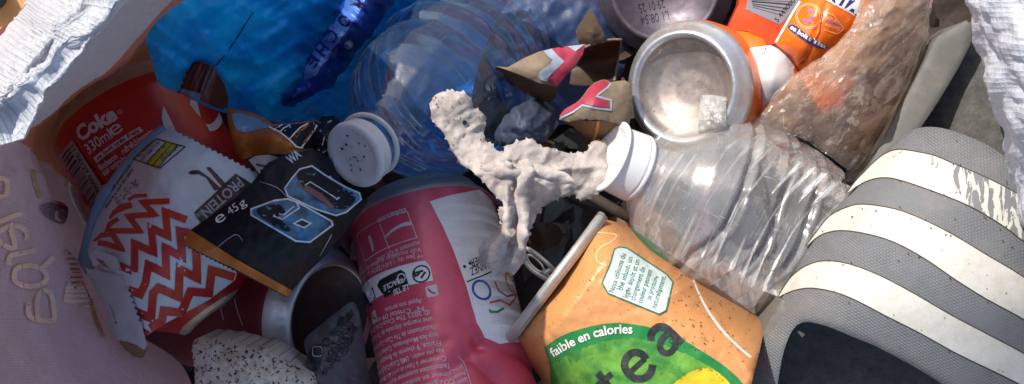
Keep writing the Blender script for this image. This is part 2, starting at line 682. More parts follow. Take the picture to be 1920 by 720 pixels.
def clear(name, tint=(245, 248, 250), haze=.06, hazecol=(225, 225, 220), rough=.06, gloss=1.0, bump=.3, bscale=.12, scratch=.35, dirt=0.0, cloud=1.6):
    """Clear thin plastic: see-through, shiny at a slant, with scratches and a milky haze."""
    m, nt, N, L = new_mat(name)
    out = N.new('ShaderNodeOutputMaterial')
    co = coords(N, L)
    tr = N.new('ShaderNodeBsdfTransparent'); tr.inputs[0].default_value = lin(tint)
    gl = N.new('ShaderNodeBsdfGlossy'); gl.inputs['Roughness'].default_value = rough
    gl.inputs[0].default_value = (gloss, gloss, gloss, 1)
    df = N.new('ShaderNodeBsdfDiffuse'); df.inputs[0].default_value = lin(hazecol)
    tl = N.new('ShaderNodeBsdfTranslucent'); tl.inputs[0].default_value = lin(hazecol)
    bp = N.new('ShaderNodeBump'); bp.inputs['Strength'].default_value = bump; bp.inputs['Distance'].default_value = .0025
    L.new(noise_n(N, L, co, bscale, 4, .55, .6), bp.inputs['Height'])
    for s in (gl, df):
        L.new(bp.outputs[0], s.inputs['Normal'])
    fr = N.new('ShaderNodeFresnel'); fr.inputs[0].default_value = 1.45
    L.new(bp.outputs[0], fr.inputs['Normal'])
    m1 = N.new('ShaderNodeMixShader'); L.new(ramp(N, L, fr.outputs[0], 0, .75, .03, 1), m1.inputs[0])
    L.new(tr.outputs[0], m1.inputs[1]); L.new(gl.outputs[0], m1.inputs[2])
    hz = N.new('ShaderNodeMixShader'); hz.inputs[0].default_value = .4
    L.new(df.outputs[0], hz.inputs[1]); L.new(tl.outputs[0], hz.inputs[2])
    # scratches: thin stretched streaks in two directions, plus cloudy scuffs
    s1 = ramp(N, L, noise_n(N, L, coords(N, L, (.06, 1.4, 1), .5), 1, 4, .65, .8), .62, .72)
    s2 = ramp(N, L, noise_n(N, L, coords(N, L, (1.1, .05, 1), -.35), 1, 4, .65, .8), .64, .74)
    cl = ramp(N, L, noise_n(N, L, co, .10, 6, .7), .42, .75)
    f = math_n(N, L, 'MAXIMUM', s1, s2)
    f = math_n(N, L, 'MULTIPLY', f, scratch)
    f = math_n(N, L, 'ADD', f, math_n(N, L, 'MULTIPLY', cl, haze * cloud))
    f = math_n(N, L, 'ADD', f, haze * max(.5, 1.1 - cloud * .5))
    m2 = N.new('ShaderNodeMixShader'); L.new(f, m2.inputs[0])
    L.new(m1.outputs[0], m2.inputs[1]); L.new(hz.outputs[0], m2.inputs[2])
    sh = m2.outputs[0]
    if dirt:
        dd = N.new('ShaderNodeBsdfDiffuse'); dd.inputs[0].default_value = lin((120, 92, 66))
        m3 = N.new('ShaderNodeMixShader')
        g = math_n(N, L, 'MAXIMUM', ramp(N, L, noise_n(N, L, co, .13, 8, .75, .4), .46, .8, 0, dirt), ramp(N, L, noise_n(N, L, co, 1.1, 2, .6, .4), .70, .74, 0, .9))
        L.new(g, m3.inputs[0])
        L.new(sh, m3.inputs[1]); L.new(dd.outputs[0], m3.inputs[2]); sh = m3.outputs[0]
    L.new(sh, out.inputs[0])
    return m

def woven(name, c, trans=.3, tape=2.5, bump=.5, tcol=None, var=.12, dirt=.1, c2=None):
    """Woven plastic tape cloth: a checker of flat tapes, each at a slightly different height and gloss."""
    m, nt, N, L = new_mat(name)
    out = N.new('ShaderNodeOutputMaterial'); b = N.new('ShaderNodeBsdfPrincipled')
    co = coords(N, L, (1 / tape, 1 / tape, 1))
    co1 = coords(N, L)
    ck = N.new('ShaderNodeTexChecker'); ck.inputs['Scale'].default_value = 1.0
    ck.inputs[1].default_value = (1, 1, 1, 1); ck.inputs[2].default_value = (0, 0, 0, 1)
    L.new(co, ck.inputs['Vector'])
    fl = N.new('ShaderNodeVectorMath'); fl.operation = 'FLOOR'; L.new(co, fl.inputs[0])
    wn_ = N.new('ShaderNodeTexWhiteNoise'); wn_.noise_dimensions = '2D'; L.new(fl.outputs[0], wn_.inputs['Vector'])
    fr = N.new('ShaderNodeVectorMath'); fr.operation = 'FRACTION'; L.new(co, fr.inputs[0])
    sp = N.new('ShaderNodeSeparateXYZ'); L.new(fr.outputs[0], sp.inputs[0])
    # tape crown: highest at the middle of each cell, along or across by turns
    ax = math_n(N, L, 'MULTIPLY', sp.outputs[0], math.pi); ay = math_n(N, L, 'MULTIPLY', sp.outputs[1], math.pi)
    sx = math_n(N, L, 'SINE', ax, 0); sy = math_n(N, L, 'SINE', ay, 0)
    h = math_n(N, L, 'MULTIPLY', sx, sy)
    h = math_n(N, L, 'POWER', h, .5)
    h = math_n(N, L, 'ADD', math_n(N, L, 'MULTIPLY', h, .5), math_n(N, L, 'MULTIPLY', wn_.outputs[0], .55))
    h = math_n(N, L, 'ADD', h, math_n(N, L, 'MULTIPLY', noise_n(N, L, co1, .18, 5, .7), 1.6))
    bp = N.new('ShaderNodeBump'); bp.inputs['Strength'].default_value = bump; bp.inputs['Distance'].default_value = .0012
    L.new(h, bp.inputs['Height'])
    col = mixc(N, L, ramp(N, L, wn_.outputs[0], 0, 1), lin(c), tuple(x * (1 - var) for x in lin(c)[:3]) + (1,))
    col = mixc(N, L, ramp(N, L, noise_n(N, L, co1, .05, 7, .7), .5, .8, 0, dirt), col, lin((120, 105, 95)))
    if c2 is not None:
        col = mixc(N, L, ramp(N, L, noise_n(N, L, co1, .022, 6, .75, .5), .40, .62), col, lin(c2))
    L.new(col, b.inputs['Base Color']); L.new(bp.outputs[0], b.inputs['Normal'])
    b.inputs['Roughness'].default_value = .5
    t = N.new('ShaderNodeBsdfTranslucent')
    if tcol:
        t.inputs[0].default_value = lin(tcol)
    else:
        L.new(col, t.inputs[0])
    mx = N.new('ShaderNodeMixShader'); mx.inputs[0].default_value = trans
    L.new(b.outputs[0], mx.inputs[1]); L.new(t.outputs[0], mx.inputs[2])
    L.new(mx.outputs[0], out.inputs[0])
    return m

def metal(name, c=(204, 204, 206), rough=.36, dirt=.3, dcol=(115, 102, 92), bump=.08, speck=.15, m=.78):
    return mat(name, c, rough, m, .1, dirt, speck, bump, .25, dcol=dcol, dscale=.07, obj=True)

def rubber(name, c, rot=.62, knurl=.7):
    """Foam rubber with a small raised brick pattern."""
    m, nt, N, L = new_mat(name)
    out = N.new('ShaderNodeOutputMaterial'); b = N.new('ShaderNodeBsdfPrincipled')
    co1 = coords(N, L)
    br = N.new('ShaderNodeTexBrick')
    br.inputs['Scale'].default_value = 1.0; br.inputs['Brick Width'].default_value = 1.75; br.inputs['Row Height'].default_value = 1.1
    br.inputs['Mortar Size'].default_value = .26; br.inputs['Mortar Smooth'].default_value = 1.0
    L.new(coords(N, L, (1, 1, 1), rot), br.inputs['Vector'])
    bp = N.new('ShaderNodeBump'); bp.inputs['Strength'].default_value = knurl; bp.inputs['Distance'].default_value = .0005; bp.invert = True
    patch = ramp(N, L, noise_n(N, L, co1, .03, 3), .3, .5)
    L.new(math_n(N, L, 'MULTIPLY', br.outputs['Fac'], patch), bp.inputs['Height'])
    b2 = N.new('ShaderNodeBump'); b2.inputs['Strength'].default_value = .2; b2.inputs['Distance'].default_value = .0005
    L.new(noise_n(N, L, co1, 1.2, 5, .7), b2.inputs['Height']); L.new(bp.outputs[0], b2.inputs['Normal'])
    L.new(b2.outputs[0], b.inputs['Normal'])
    col = mixc(N, L, ramp(N, L, noise_n(N, L, co1, .12, 7, .7), .35, .7), tuple(x * .82 for x in lin(c)[:3]) + (1,), lin(c))
    col = mixc(N, L, ramp(N, L, noise_n(N, L, co1, .05, 8, .75), .52, .8, 0, .5), col, lin((150, 138, 120)))
    L.new(col, b.inputs['Base Color'])
    b.inputs['Roughness'].default_value = .75
    L.new(b.outputs[0], out.inputs[0])
    return m

def peeling(name, c, under):
    """White paint that flakes off towards one end."""
    m, nt, N, L = new_mat(name)
    out = N.new('ShaderNodeOutputMaterial'); b = N.new('ShaderNodeBsdfPrincipled')
    co1 = coords(N, L)
    sp = N.new('ShaderNodeSeparateXYZ'); L.new(co1, sp.inputs[0])
    bias = ramp(N, L, sp.outputs[0], 1740 / K, 1830 / K, -.16, .03)
    n = noise_n(N, L, coords(N, L, (.30, .09, 1), -.42), 1, 4, .62, .5)
    n = math_n(N, L, 'ADD', n, bias)
    f = ramp(N, L, n, .515, .53)
    col = mixc(N, L, ramp(N, L, noise_n(N, L, co1, .15, 7, .7), .35, .75), lin(c), tuple(x * .86 for x in lin(c)[:3]) + (1,))
    col = mixc(N, L, f, col, lin(under))
    L.new(col, b.inputs['Base Color'])
    b.inputs['Roughness'].default_value = .5
    bp = N.new('ShaderNodeBump'); bp.inputs['Strength'].default_value = .6; bp.inputs['Distance'].default_value = .0004; bp.invert = True
    L.new(f, bp.inputs['Height']); L.new(bp.outputs[0], b.inputs['Normal'])
    L.new(b.outputs[0], out.inputs[0])
    return m

M = {}
M['white_weave'] = woven('sack_white', (206, 209, 218), .22, 2.6, .8)
M['flap_weave'] = woven('sack_flap', (206, 209, 218), .22, 2.2, .38, var=.05)
M['hem_weave'] = woven('sack_hem', (176, 176, 188), .15, 1.2, .4)  # grey-lilac of the unlit band is put into this colour
M['peach_glow'] = woven('sack_peach_glow', (160, 106, 92), .3, 1.2, .3, tcol=(200, 130, 100), dirt=.4, var=.2, c2=(140, 92, 82))  # warm glow from outside the sack is put into this colour
M['mauve_weave'] = woven('sack_mauve', (218, 200, 212), .35, 1.1, .45, tcol=(180, 150, 160), dirt=.5, var=.25, c2=(188, 168, 188))
M['letter_weave'] = woven('sack_letter', (246, 212, 192), .12, 1.1, .3, tcol=(225, 175, 150), dirt=.2)  # peach glow through the unprinted letters is put into this colour
M['yellow_weave'] = woven('sack_line', (206, 176, 130), .1, 1.1, .3)
M['alu'] = metal('aluminium')
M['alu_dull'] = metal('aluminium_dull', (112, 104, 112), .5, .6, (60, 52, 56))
M['alu_base'] = metal('aluminium_base', (180, 168, 160), .46, .55, (96, 78, 66), speck=.5)  # brownish shade of the hollow base is put into the metal colour, with dirt
M['alu_dark'] = metal('aluminium_dark', (84, 80, 80), .5, .7, (50, 44, 42))  # darker copy of the metal, for the shade in the hollow base
M['red_can'] = mat('red_can', (186, 22, 24), .36, .15, .12, .12, .1, .06, coat=.4)
M['pink_can'] = mat('pink_can', (216, 76, 102), .38, .15, .15, .25, .12, .06, coat=.35)
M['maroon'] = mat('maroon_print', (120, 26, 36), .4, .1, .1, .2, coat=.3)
M['can_white'] = mat('can_white', (226, 224, 226), .4, .0, .06, .16, .25, .05, coat=.2)
M['can_pale'] = mat('can_pale', (214, 190, 194), .45, 0, .1, .3, .2, .04)
M['swirl'] = mat('swirl_white', (200, 205, 220), .4, 0, .05, .1, coat=.2)
M['ink'] = mat('black_ink', (22, 22, 28), .45, 0, .1, .15, 0, .03)
M['barcode_ground'] = mat('barcode_ground', (176, 150, 146), .45, 0, .1, .4, 0, .04)
M['barcode'] = mat('barcode_bars', (44, 22, 24), .45, 0, .1, .2, 0, .03)
M['blue_ring'] = mat('blue_print', (28, 82, 168), .4, 0, .05, .1)
M['ochre_ring'] = mat('ochre_print', (208, 150, 62), .4, 0, .05, .1)
M['rose_line'] = mat('rose_print', (206, 92, 108), .4, 0, .05, .1)
M['green_line'] = mat('green_print', (44, 148, 92), .4, 0, .05, .1)
M['tea_orange'] = mat('tea_orange', (222, 154, 94), .34, .12, .1, .25, .55, .06, coat=.5, dcol=(150, 96, 56), sscale=1.1)
M['tea_green'] = mat('tea_green', (34, 132, 62), .38, .1, .15, .2, .3, .06, coat=.4)
M['tea_leaf'] = mat('tea_leaf', (112, 168, 58), .4, .1, 0, .3, .4, .06, coat=.3, c2=(58, 128, 52), c2scale=.12, dcol=(40, 72, 30))
M['tea_yellow'] = mat('tea_yellow', (222, 196, 40), .4, .1, .1, .15, .2, .06, coat=.3)
M['tea_sign'] = mat('tea_sign', (206, 218, 214), .45, 0, .08, .25, .45, .05)
M['tea_signgreen'] = mat('tea_signgreen', (40, 112, 82), .45, 0, .1, .1, 0, .03)
M['tea_word'] = mat('tea_word', (34, 36, 38), .5, 0, .2, .45, .2, .05, dcol=(96, 110, 84), dscale=.25)
M['white_ink'] = mat('white_ink', (232, 228, 222), .45, 0, .05, .1, 0, .03)
M['rim_metal'] = mat('rim_metal', (196, 192, 184), .42, .6, .15, .3, .25, .08)
M['tab_metal'] = mat('tab_metal', (214, 208, 198), .4, .5, .12, .3, .25, .05)
M['fanta'] = mat('orange_can', (246, 112, 8), .34, .12, .08, .08, .05, .08, coat=.5)
M['fanta_shade'] = mat('orange_can_shade', (196, 64, 16), .36, .12, .15, .2, .1, .08, coat=.4)  # darker copy of the orange, for the can's shaded side
M['navy'] = mat('navy_print', (44, 44, 110), .4, 0, .05, .05)
M['violet'] = mat('violet_print', (150, 110, 180), .4, 0, .2, .0)
M['pale_orange'] = mat('pale_orange', (250, 190, 140), .4, 0, .1, 0)
M['code_shade'] = mat('code_shade', (120, 118, 128), .45, 0, .1, .2)  # barcode ground greyed, with the side's shade put into its colour
M['tape'] = clear('tape', (240, 240, 238), .45, (226, 224, 220), .15, 1.0, .8, .25, .5)
M['wrap_white'] = mat('wrap_white', (214, 220, 226), .38, 0, .06, .12, .1, .08, trans=.1)
M['wrap_blue'] = mat('wrap_fold', (120, 150, 176), .35, .1, .1, .15, .1, .1)
M['zig'] = mat('zigzag_red', (176, 28, 32), .38, .05, 0, .05, 0, .05, c2=(190, 58, 34), c2scale=.05)
M['wine'] = mat('wine_print', (78, 22, 40), .4, 0, .1, .05)
M['wine_dark'] = mat('wine_dark', (50, 26, 38), .45, 0, .1, .1)
M['grey_ink'] = mat('grey_ink', (176, 170, 180), .45, 0, .1, .1)
M['lime'] = mat('lime_print', (186, 178, 40), .45, 0, .05, .1)
M['stain'] = mat('fine_print', (84, 92, 104), .5, 0, .1, .2)
M['black_wrap'] = mat('black_wrap', (10, 17, 26), .5, 0, .2, .12, .05, .12, .3, spec=.3, dcol=(30, 36, 44))
M['orange_foil'] = mat('orange_foil', (188, 108, 40), .38, .25, .12, .15, .1, .12, .3)
M['glow_blue'] = mat('blue_number', (20, 60, 92), .35, 0, 0, .1, 0, .1, .3, c2=(56, 132, 176), c2scale=.09)
M['rust'] = mat('rust_streak', (120, 78, 76), .4, 0, .2, .2)
M['silver_line'] = mat('silver_line', (190, 204, 222), .35, .2, .05, .05)
M['brown_foil'] = mat('brown_foil', (96, 44, 20), .35, .3, .3, .2, .1, .2)
M['paper'] = mat('torn_paper', (190, 184, 188), .7, 0, .08, .2, .2, .15)
M['paper_brown'] = mat('paper_brown', (140, 110, 80), .75, 0, .2, .2, .2, .2)
M['blue_bag'] = mat('blue_bag', (20, 200, 255), .3, 0, 0, .12, .05, .8, .12, trans=.15, c2=(0, 150, 235), c2scale=.04, tcol=(0, 170, 250), dcol=(10, 80, 130))
M['roll_pale'] = mat('roll_pale', (112, 158, 226), .3, .1, .4, .2, 0, .5, .2, trans=.15, c2=(70, 110, 200), c2scale=.08)
M['roll_dark'] = mat('roll_dark', (24, 66, 168), .3, .1, .4, .2, 0, .5, .2, c2=(16, 36, 110), c2scale=.07)
M['roll_ink'] = mat('roll_ink', (12, 18, 80), .4, 0, .1, .0)
M['bottle_blue'] = clear('bottle_blue', (176, 204, 232), .17, (105, 140, 182), .12, 1.0, .2, .05, .5, cloud=.8)
M['bottle_clear'] = clear('bottle_clear', (249, 250, 250), .22, (248, 248, 246), .15, 1.5, .12, .04, .5, cloud=.45)
M['bag_clear'] = clear('bag_clear', (252, 244, 234), .17, (244, 224, 204), .09, 1.7, .3, .05, .35, dirt=.05)
M['bag_back'] = clear('bag_back', (244, 228, 210), .42, (214, 180, 150), .15, 1.0, .2, .05, .2, dirt=.08, cloud=.5)
M['cap_white'] = mat('cap_white', (204, 204, 210), .4, 0, .05, .12, .22, .05, trans=.12)
M['cap_bright'] = mat('cap_bright', (238, 238, 236), .4, 0, .04, .1, .15, .04, trans=.12)
M['tissue'] = mat('tissue', (196, 186, 180), .95, 0, .3, .8, .4, .6, 1.6, spec=.1, dcol=(104, 92, 84), dscale=.10)
M['chunk'] = mat('chunk', (216, 204, 192), .95, 0, .2, .3, 1.15, .9, .7, spec=.1, sscale=.55)
M['card'] = mat('card_face', (128, 112, 92), .7, 0, .2, .5, .4, .25)
M['card_edge'] = mat('card_edge', (112, 74, 40), .7, 0, .3, .4, .3, .3)
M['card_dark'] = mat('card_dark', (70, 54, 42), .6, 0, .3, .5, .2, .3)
M['card_rose'] = mat('card_rose', (158, 44, 66), .55, 0, .1, .2, .2, .1)
M['card_grey'] = mat('card_grey', (150, 160, 176), .55, 0, .1, .25, .2, .1)
M['plum'] = mat('plum_scrap', (96, 30, 50), .5, .1, .3, .3, .1, .4)
M['navy_shade'] = mat('navy_shade', (34, 56, 98), .5, 0, .3, .3, .1, .3, .15)
M['leaf'] = mat('dead_leaf', (66, 50, 36), .7, 0, .3, .4, .2, .4)
M['litter'] = mat('litter', (64, 50, 44), .85, 0, .5, .5, .3, .9, .2, dcol=(70, 52, 44))
M['navy_paper'] = mat('navy_paper', (48, 62, 86), .6, 0, .3, .4, .2, .6, .25)
M['stick'] = mat('stick', (70, 58, 48), .7, 0, .3, .3, .2, .4)
M['film_white'] = mat('film_white', (96, 92, 98), .35, 0, .15, .3, .1, .4, .2, trans=.2)
M['slide_grey'] = rubber('slide_grey', (116, 118, 121), -.62, .65)
M['slide_side'] = rubber('slide_side', (104, 103, 100), .4, .05)
M['slide_bed'] = mat('slide_bed', (106, 104, 100), .9, 0, .45, .6, .5, 1.0, .7, dcol=(60, 58, 56), spec=.2)
M['slide_white'] = mat('slide_white', (204, 201, 192), .6, 0, .14, .5, .3, .2, dcol=(170, 160, 140))
M['slide_peel'] = peeling('slide_peel', (204, 201, 192), (120, 122, 124))
M['earth'] = mat('earth', (150, 112, 78), .9, 0, .3, .3, .2, .6, .1)
M['box_brown'] = mat('box_brown', (110, 40, 28), .35, .1, .2, .3, .1, .2, coat=.4)
M['box_foil'] = metal('box_foil', (150, 150, 140), .3, .3)
M['tan'] = mat('tan', (206, 144, 88), .8, 0, .15, .2, .1, .2)
M['black'] = mat('black_thing', (18, 16, 18), .6, 0, .2, .2)
M['mauve_dark'] = woven('sack_emblem', (160, 136, 148), .1, 1.1, .3)
# ------------------------------------------------------------------ ground and the sack
mb = MB()
g = []
gn = 60
for i in range(gn + 1):
    for j in range(gn + 1):
        x = -3000 + 6000 * i / gn; y = -3000 + 6000 * j / gn
        g.append((x, y, -128 + 1.5 * noise.noise(Vector((x / 90, y / 90, 0)))))
mb.add(g, [(i * (gn + 1) + j, (i + 1) * (gn + 1) + j, (i + 1) * (gn + 1) + j + 1, i * (gn + 1) + j + 1) for i in range(gn) for j in range(gn)], M['earth'])
ground = mb.build('ground'); ground['kind'] = 'structure'

sack = thing('woven_sack', 'open white woven plastic sack holding all the rubbish, with mauve print on its inside', 'sack', (0, 0, -124))

def crumple(uv, p):
    a = fbm(uv, 22, 3, 2, True) * 3.0 + fbm(uv, 9.0, 4, 2, True) * 1.0 + fbm(uv, 40, 6, 2) * 4
    return a
mb = MB()
rows = [
    [(150, -330, -124), (170, -300, 90), (230, -280, 162), (330, -290, 187), (420, -260, 136), (432, -240, 10), (450, -215, -70), (490, -180, -118)],
    [(160, -190, -124), (180, -160, 119), (250, -130, 170), (345, -140, 190), (430, -110, 138), (440, -95, 10), (455, -75, -70), (500, -40, -118)],
    [(60, -30, -124), (88, -5, 132), (160, 0, 172), (233, 0, 192), (318, 8, 141), (322, 18, 10), (338, 36, -70), (400, 90, -118)],
    [(25, 30, -124), (48, 52, 134), (98, 66, 174), (153, 84, 194), (216, 116, 144), (220, 126, 10), (236, 142, -70), (310, 210, -118)],
    [(-25, 95, -124), (0, 117, 134), (45, 135, 172), (92, 150, 194), (147, 164, 146), (150, 176, 10), (166, 192, -70), (235, 260, -118)],
    [(-70, 160, -124), (-45, 182, 134), (-5, 195, 172), (28, 218, 192), (62, 234, 148), (68, 246, 20), (86, 264, -70), (150, 330, -118)],
    [(-140, 245, -124), (-110, 262, 134), (-80, 275, 172), (-48, 268, 192), (-15, 275, 146), (64, 322, 50), (98, 342, -50), (130, 360, -118)],
    [(-220, 380, -124), (-190, 390, 129), (-160, 400, 170), (-110, 400, 187), (-60, 410, 144), (62, 430, 56), (150, 452, -22), (175, 455, -118)],
    [(-280, 560, -124), (-250, 560, 126), (-220, 560, 162), (-170, 560, 180), (-80, 562, 134), (80, 568, 48), (205, 598, -16), (235, 600, -118)],
    [(-310, 740, -124), (-280, 740, 126), (-250, 740, 162), (-200, 745, 177), (-60, 735, 124), (150, 722, 40), (318, 705, -18), (345, 700, -118)],
    [(-310, 920, -124), (-280, 920, 126), (-250, 920, 162), (-200, 925, 172), (-60, 900, 100), (190, 870, 36), (350, 850, -24), (375, 850, -118)],
]
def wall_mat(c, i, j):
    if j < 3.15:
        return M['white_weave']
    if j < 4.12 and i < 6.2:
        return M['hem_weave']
    return M['peach_glow'] if i < 5.45 else M['mauve_weave']
def wall_wr(uv, p):
    z = p[:, 2]
    lip = np.clip((z - 100) / 40, 0, 1)
    fine = fbm(uv, 60, 9, 2) * 3.0 + (fbm(uv, 20, 12, 3, True) * 1.2 + fbm(uv, 9, 13, 2, True) * .35) * (p[:, 1] > 8)
    px = 960 + p[:, 0] * F / (D - z); py = 360 - p[:, 1] * F / (D - z)
    lit = np.clip((300 - 1.285 * px + 10 - py) / 30, 0, 1)
    return crumple(uv, p) * lip * lit + fine * (1 - lip * .6) * (z > -110)
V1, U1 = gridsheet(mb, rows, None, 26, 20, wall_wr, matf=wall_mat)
# bottom of the sack
def zb(q):
    return np.full(len(q), -119.0)
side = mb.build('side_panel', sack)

# lettering that shows through the sack's inside, read from the print on its outside
from mathutils.bvhtree import BVHTree
bv = BVHTree.FromPolygons([Vector(v) for v in mb.v], mb.f)
def onto(bvh, flat, off, step=5):
    v, f = cut(flat, step)
    P3 = []
    for x, y in v:
        o = Vector((0, 0, D)); r = (P(x, y, 0) - o).normalized()
        h, n, i, d = bvh.ray_cast(o, r)
        P3.append(None if h is None else h - r * off * .6 + (n if n.dot(r) < 0 else -n) * off * .5)
    ok = [t for t in f if all(P3[i] is not None for i in t)]
    P3 = [p if p is not None else Vector((0, 0, -500)) for p in P3]
    return P3, Sheet.ori(P3, ok), v / K
pb = MB()
for ln, w, cl in (([(50, 568), (49, 584), (54, 595), (70, 601), (97, 601), (97, 576), (93, 553), (82, 545), (72, 549), (66, 564), (66, 580), (68, 597)], 9, False),
        ([(23, 514), (29, 502), (51, 498), (74, 504), (84, 518), (78, 531), (58, 537), (39, 535), (25, 527)], 9, True), ([(76, 502), (97, 482)], 9, False),
        ([(62, 469), (35, 475), (16, 479), (12, 496)], 9, False), ([(-20, 420), (0, 413), (36, 399)], 9, False),
        ([(-14, 440), (0, 430), (18, 422), (37, 427), (47, 439), (44, 450)], 9, False), ([(14, 424), (24, 463), (2, 458), (-10, 446)], 9, False),
        ([(-16, 336), (0, 333), (9, 340), (8, 362), (-4, 368), (-18, 362)], 9, True)):
    pb.add(*onto(bv, stroke(ln, w, cl, 3, sm=3), 1.6, 3)[:2], M['letter_weave'])
for l in (stroke([(60, 318), (64, 345), (74, 370)], 8), stroke([(166, 560), (178, 600), (192, 632)], 9)):
    pb.add(*onto(bv, l, 1.0, 3)[:2], M['yellow_weave'])
for po in ([(118, 458), (146, 492), (160, 540), (178, 582), (150, 575), (116, 566), (124, 530), (132, 512), (120, 488)],):
    pb.add(*onto(bv, poly(po, 5), 1.0, 5)[:2], M['letter_weave'])
# dark emblem with a pale face
pb.add(*onto(bv, poly(smooth([(72, 386), (90, 380), (108, 384), (124, 388), (126, 402), (118, 420), (98, 416), (80, 404)], 4), 4), 1.0, 5)[:2], M['mauve_dark'])
for l in (stroke([(84, 376), (102, 380), (120, 386)], 6), stroke([(104, 396), (102, 410), (112, 416)], 6), stroke([(112, 394), (120, 400)], 4)):
    pb.add(*onto(bv, l, 1.3, 3)[:2], M['letter_weave'])
prt = pb.build('print', sack)

# flap of the same sack hanging over the slide
mb = MB()
rows = [
    [(1795, -260, 30), (1790, -220, 100), (1850, -200, 128), (1950, -200, 140), (2080, -180, 130), (2250, -160, 60), (2300, -150, -122)],
    [(1808, -90, 20), (1800, -70, 96), (1852, -60, 128), (1950, -60, 140), (2080, -50, 130), (2250, -50, 60), (2300, -50, -122)],
    [(1822, 20, 18), (1815, 25, 96), (1864, 35, 126), (1950, 40, 138), (2080, 50, 130), (2250, 50, 60), (2300, 50, -122)],
    [(1846, 110, 18), (1838, 110, 92), (1884, 115, 122), (1960, 120, 135), (2080, 120, 130), (2250, 120, 60), (2300, 120, -122)],
    [(1856, 175, 18), (1848, 172, 88), (1892, 178, 118), (1965, 190, 132), (2080, 200, 125), (2250, 200, 60), (2300, 200, -122)],
    [(1884, 250, 18), (1874, 248, 82), (1912, 245, 112), (1985, 255, 126), (2100, 270, 120), (2250, 280, 60), (2300, 280, -122)],
    [(1915, 345, 14), (1903, 340, 76), (1938, 330, 104), (2010, 330, 118), (2120, 350, 110), (2250, 360, 55), (2300, 360, -122)],
    [(1932, 455, 14), (1917, 450, 74), (1950, 440, 100), (2030, 440, 112), (2140, 440, 105), (2250, 440, 50), (2300, 440, -122)],
    [(1975, 560, 10), (1962, 560, 70), (1990, 555, 94), (2050, 550, 104), (2150, 550, 98), (2260, 550, 48), (2310, 550, -122)],
    [(2040, 700, 10), (2030, 700, 66), (2060, 700, 88), (2100, 700, 98), (2180, 700, 90), (2270, 700, 44), (2320, 700, -122)],
]
gridsheet(mb, rows, M['flap_weave'], 20, 20, lambda uv, p: (fbm(uv, 30, 21, 3) * 3.0 + fbm(uv, 15, 23, 2, True) * 1.7 + fbm(uv, 7, 22, 2, True) * .5) * np.clip((p[:, 2] + 20) / 60, 0, 1))
mb.build('flap', sack)
# floor of the sack
mb = MB()
gx = 40
base = []
for i in range(gx + 1):
    for j in range(gx + 1):
        x = -230 + 560 * i / gx; y = -190 + 400 * j / gx
        base.append((x, y, -119 + 2 * noise.noise(Vector((x / 40, y / 40, 5)))))
mb.add(base, [(i * (gx + 1) + j, (i + 1) * (gx + 1) + j, (i + 1) * (gx + 1) + j + 1, i * (gx + 1) + j + 1) for i in range(gx) for j in range(gx)], M['mauve_weave'])
mb.build('base_panel', sack)

# loose dark litter that fills the bottom of the sack
mb = MB()
r = random.Random(3)
def litz(x, y):
    return -99 + 8 * noise.noise(Vector((x / 45, y / 45, 1))) + 5 * noise.noise(Vector((x / 14, y / 14, 2)))
lit = []
gx = 110
for i in range(gx + 1):
    for j in range(gx + 1):
        x = -200 + 480 * i / gx; y = -170 + 330 * j / gx
        lit.append((x, y, litz(x, y)))
mb.add(lit, [(i * (gx + 1) + j, (i + 1) * (gx + 1) + j, (i + 1) * (gx + 1) + j + 1, i * (gx + 1) + j + 1) for i in range(gx) for j in range(gx)], M['litter'])
for k in range(900):
    x, y = r.uniform(-190, 270), r.uniform(-160, 150)
    z = litz(x, y) + r.uniform(1, 9)
    a = r.uniform(0, 6.28); L = r.uniform(3, 15); W = L * r.uniform(.2, .6)
    ca, sa = math.cos(a), math.sin(a)
    tl = r.uniform(-.6, .6); tw = r.uniform(-.6, .6)
    n0 = len(mb.v)
    pts = [(-L, 0), (-L * .3, W), (L * .5, W * .8), (L, 0), (L * .4, -W), (-L * .4, -W * .8)]
    mb.add([(x + u * ca - w * sa, y + u * sa + w * ca, z + u * tl + abs(w) * .5 + w * tw) for u, w in pts], [(0, 1, 5), (1, 2, 4), (1, 4, 5), (2, 3, 4)], r.choice([M['leaf'], M['leaf'], M['litter'], M['stick'], M['card_edge'], M['plum']]))
litter = mb.build('litter'); litter['kind'] = 'stuff'

# things on the ground beyond the sack
t = thing('snack_box', 'brown glossy box with a silver end panel lying beyond the white sack lip', 'box', tuple(P(20, 60, -100)))
mb = MB()
def slab(mb, px, z0, z1, mat, top=None):
    """A bevelled slab whose top outline is given in pixels at height z1."""
    n = len(px)
    a = [P(x, y, z1) for x, y in px]
    c = sum(a, Vector()) / n
    ring2 = [p + (c - p).normalized() * 1.2 for p in a]
    low = [Vector((p.x, p.y, z1 - 1.2)) for p in a]
    bot = [Vector((p.x, p.y, z0)) for p in a]
    mb.add(ring2 + low + bot, [tuple(range(n))] + [(i, (i + 1) % n, n + (i + 1) % n, n + i) for i in range(n)] + [(n + i, n + (i + 1) % n, 2 * n + (i + 1) % n, 2 * n + i) for i in range(n)], mat)
slab(mb, [(-60, 130), (-10, 60), (30, 32), (70, 62), (40, 140), (0, 190), (-60, 200)], -100, -62, M['box_brown'])
mb.add(*[x for x in (lambda v, f: ([P(a, b, -61.6) for a, b in v], Sheet.ori([P(a, b, -61.6) for a, b in v], f)))(*stroke([(18, 44), (50, 60)], 4))], M['rim_metal'])
mb.add(*[x for x in (lambda v, f: ([P(a, b, -61.5) for a, b in v], Sheet.ori([P(a, b, -61.5) for a, b in v], f)))(*stroke([(26, 33), (58, 50)], 3))], M['rim_metal'])
mb.build('carton', t, flat=True)
mb = MB()
slab(mb, [(30, 26), (50, 2), (75, -30), (130, -20), (95, 30), (66, 50)], -100, -64, M['box_foil'])
mb.build('end_panel', t, flat=True)
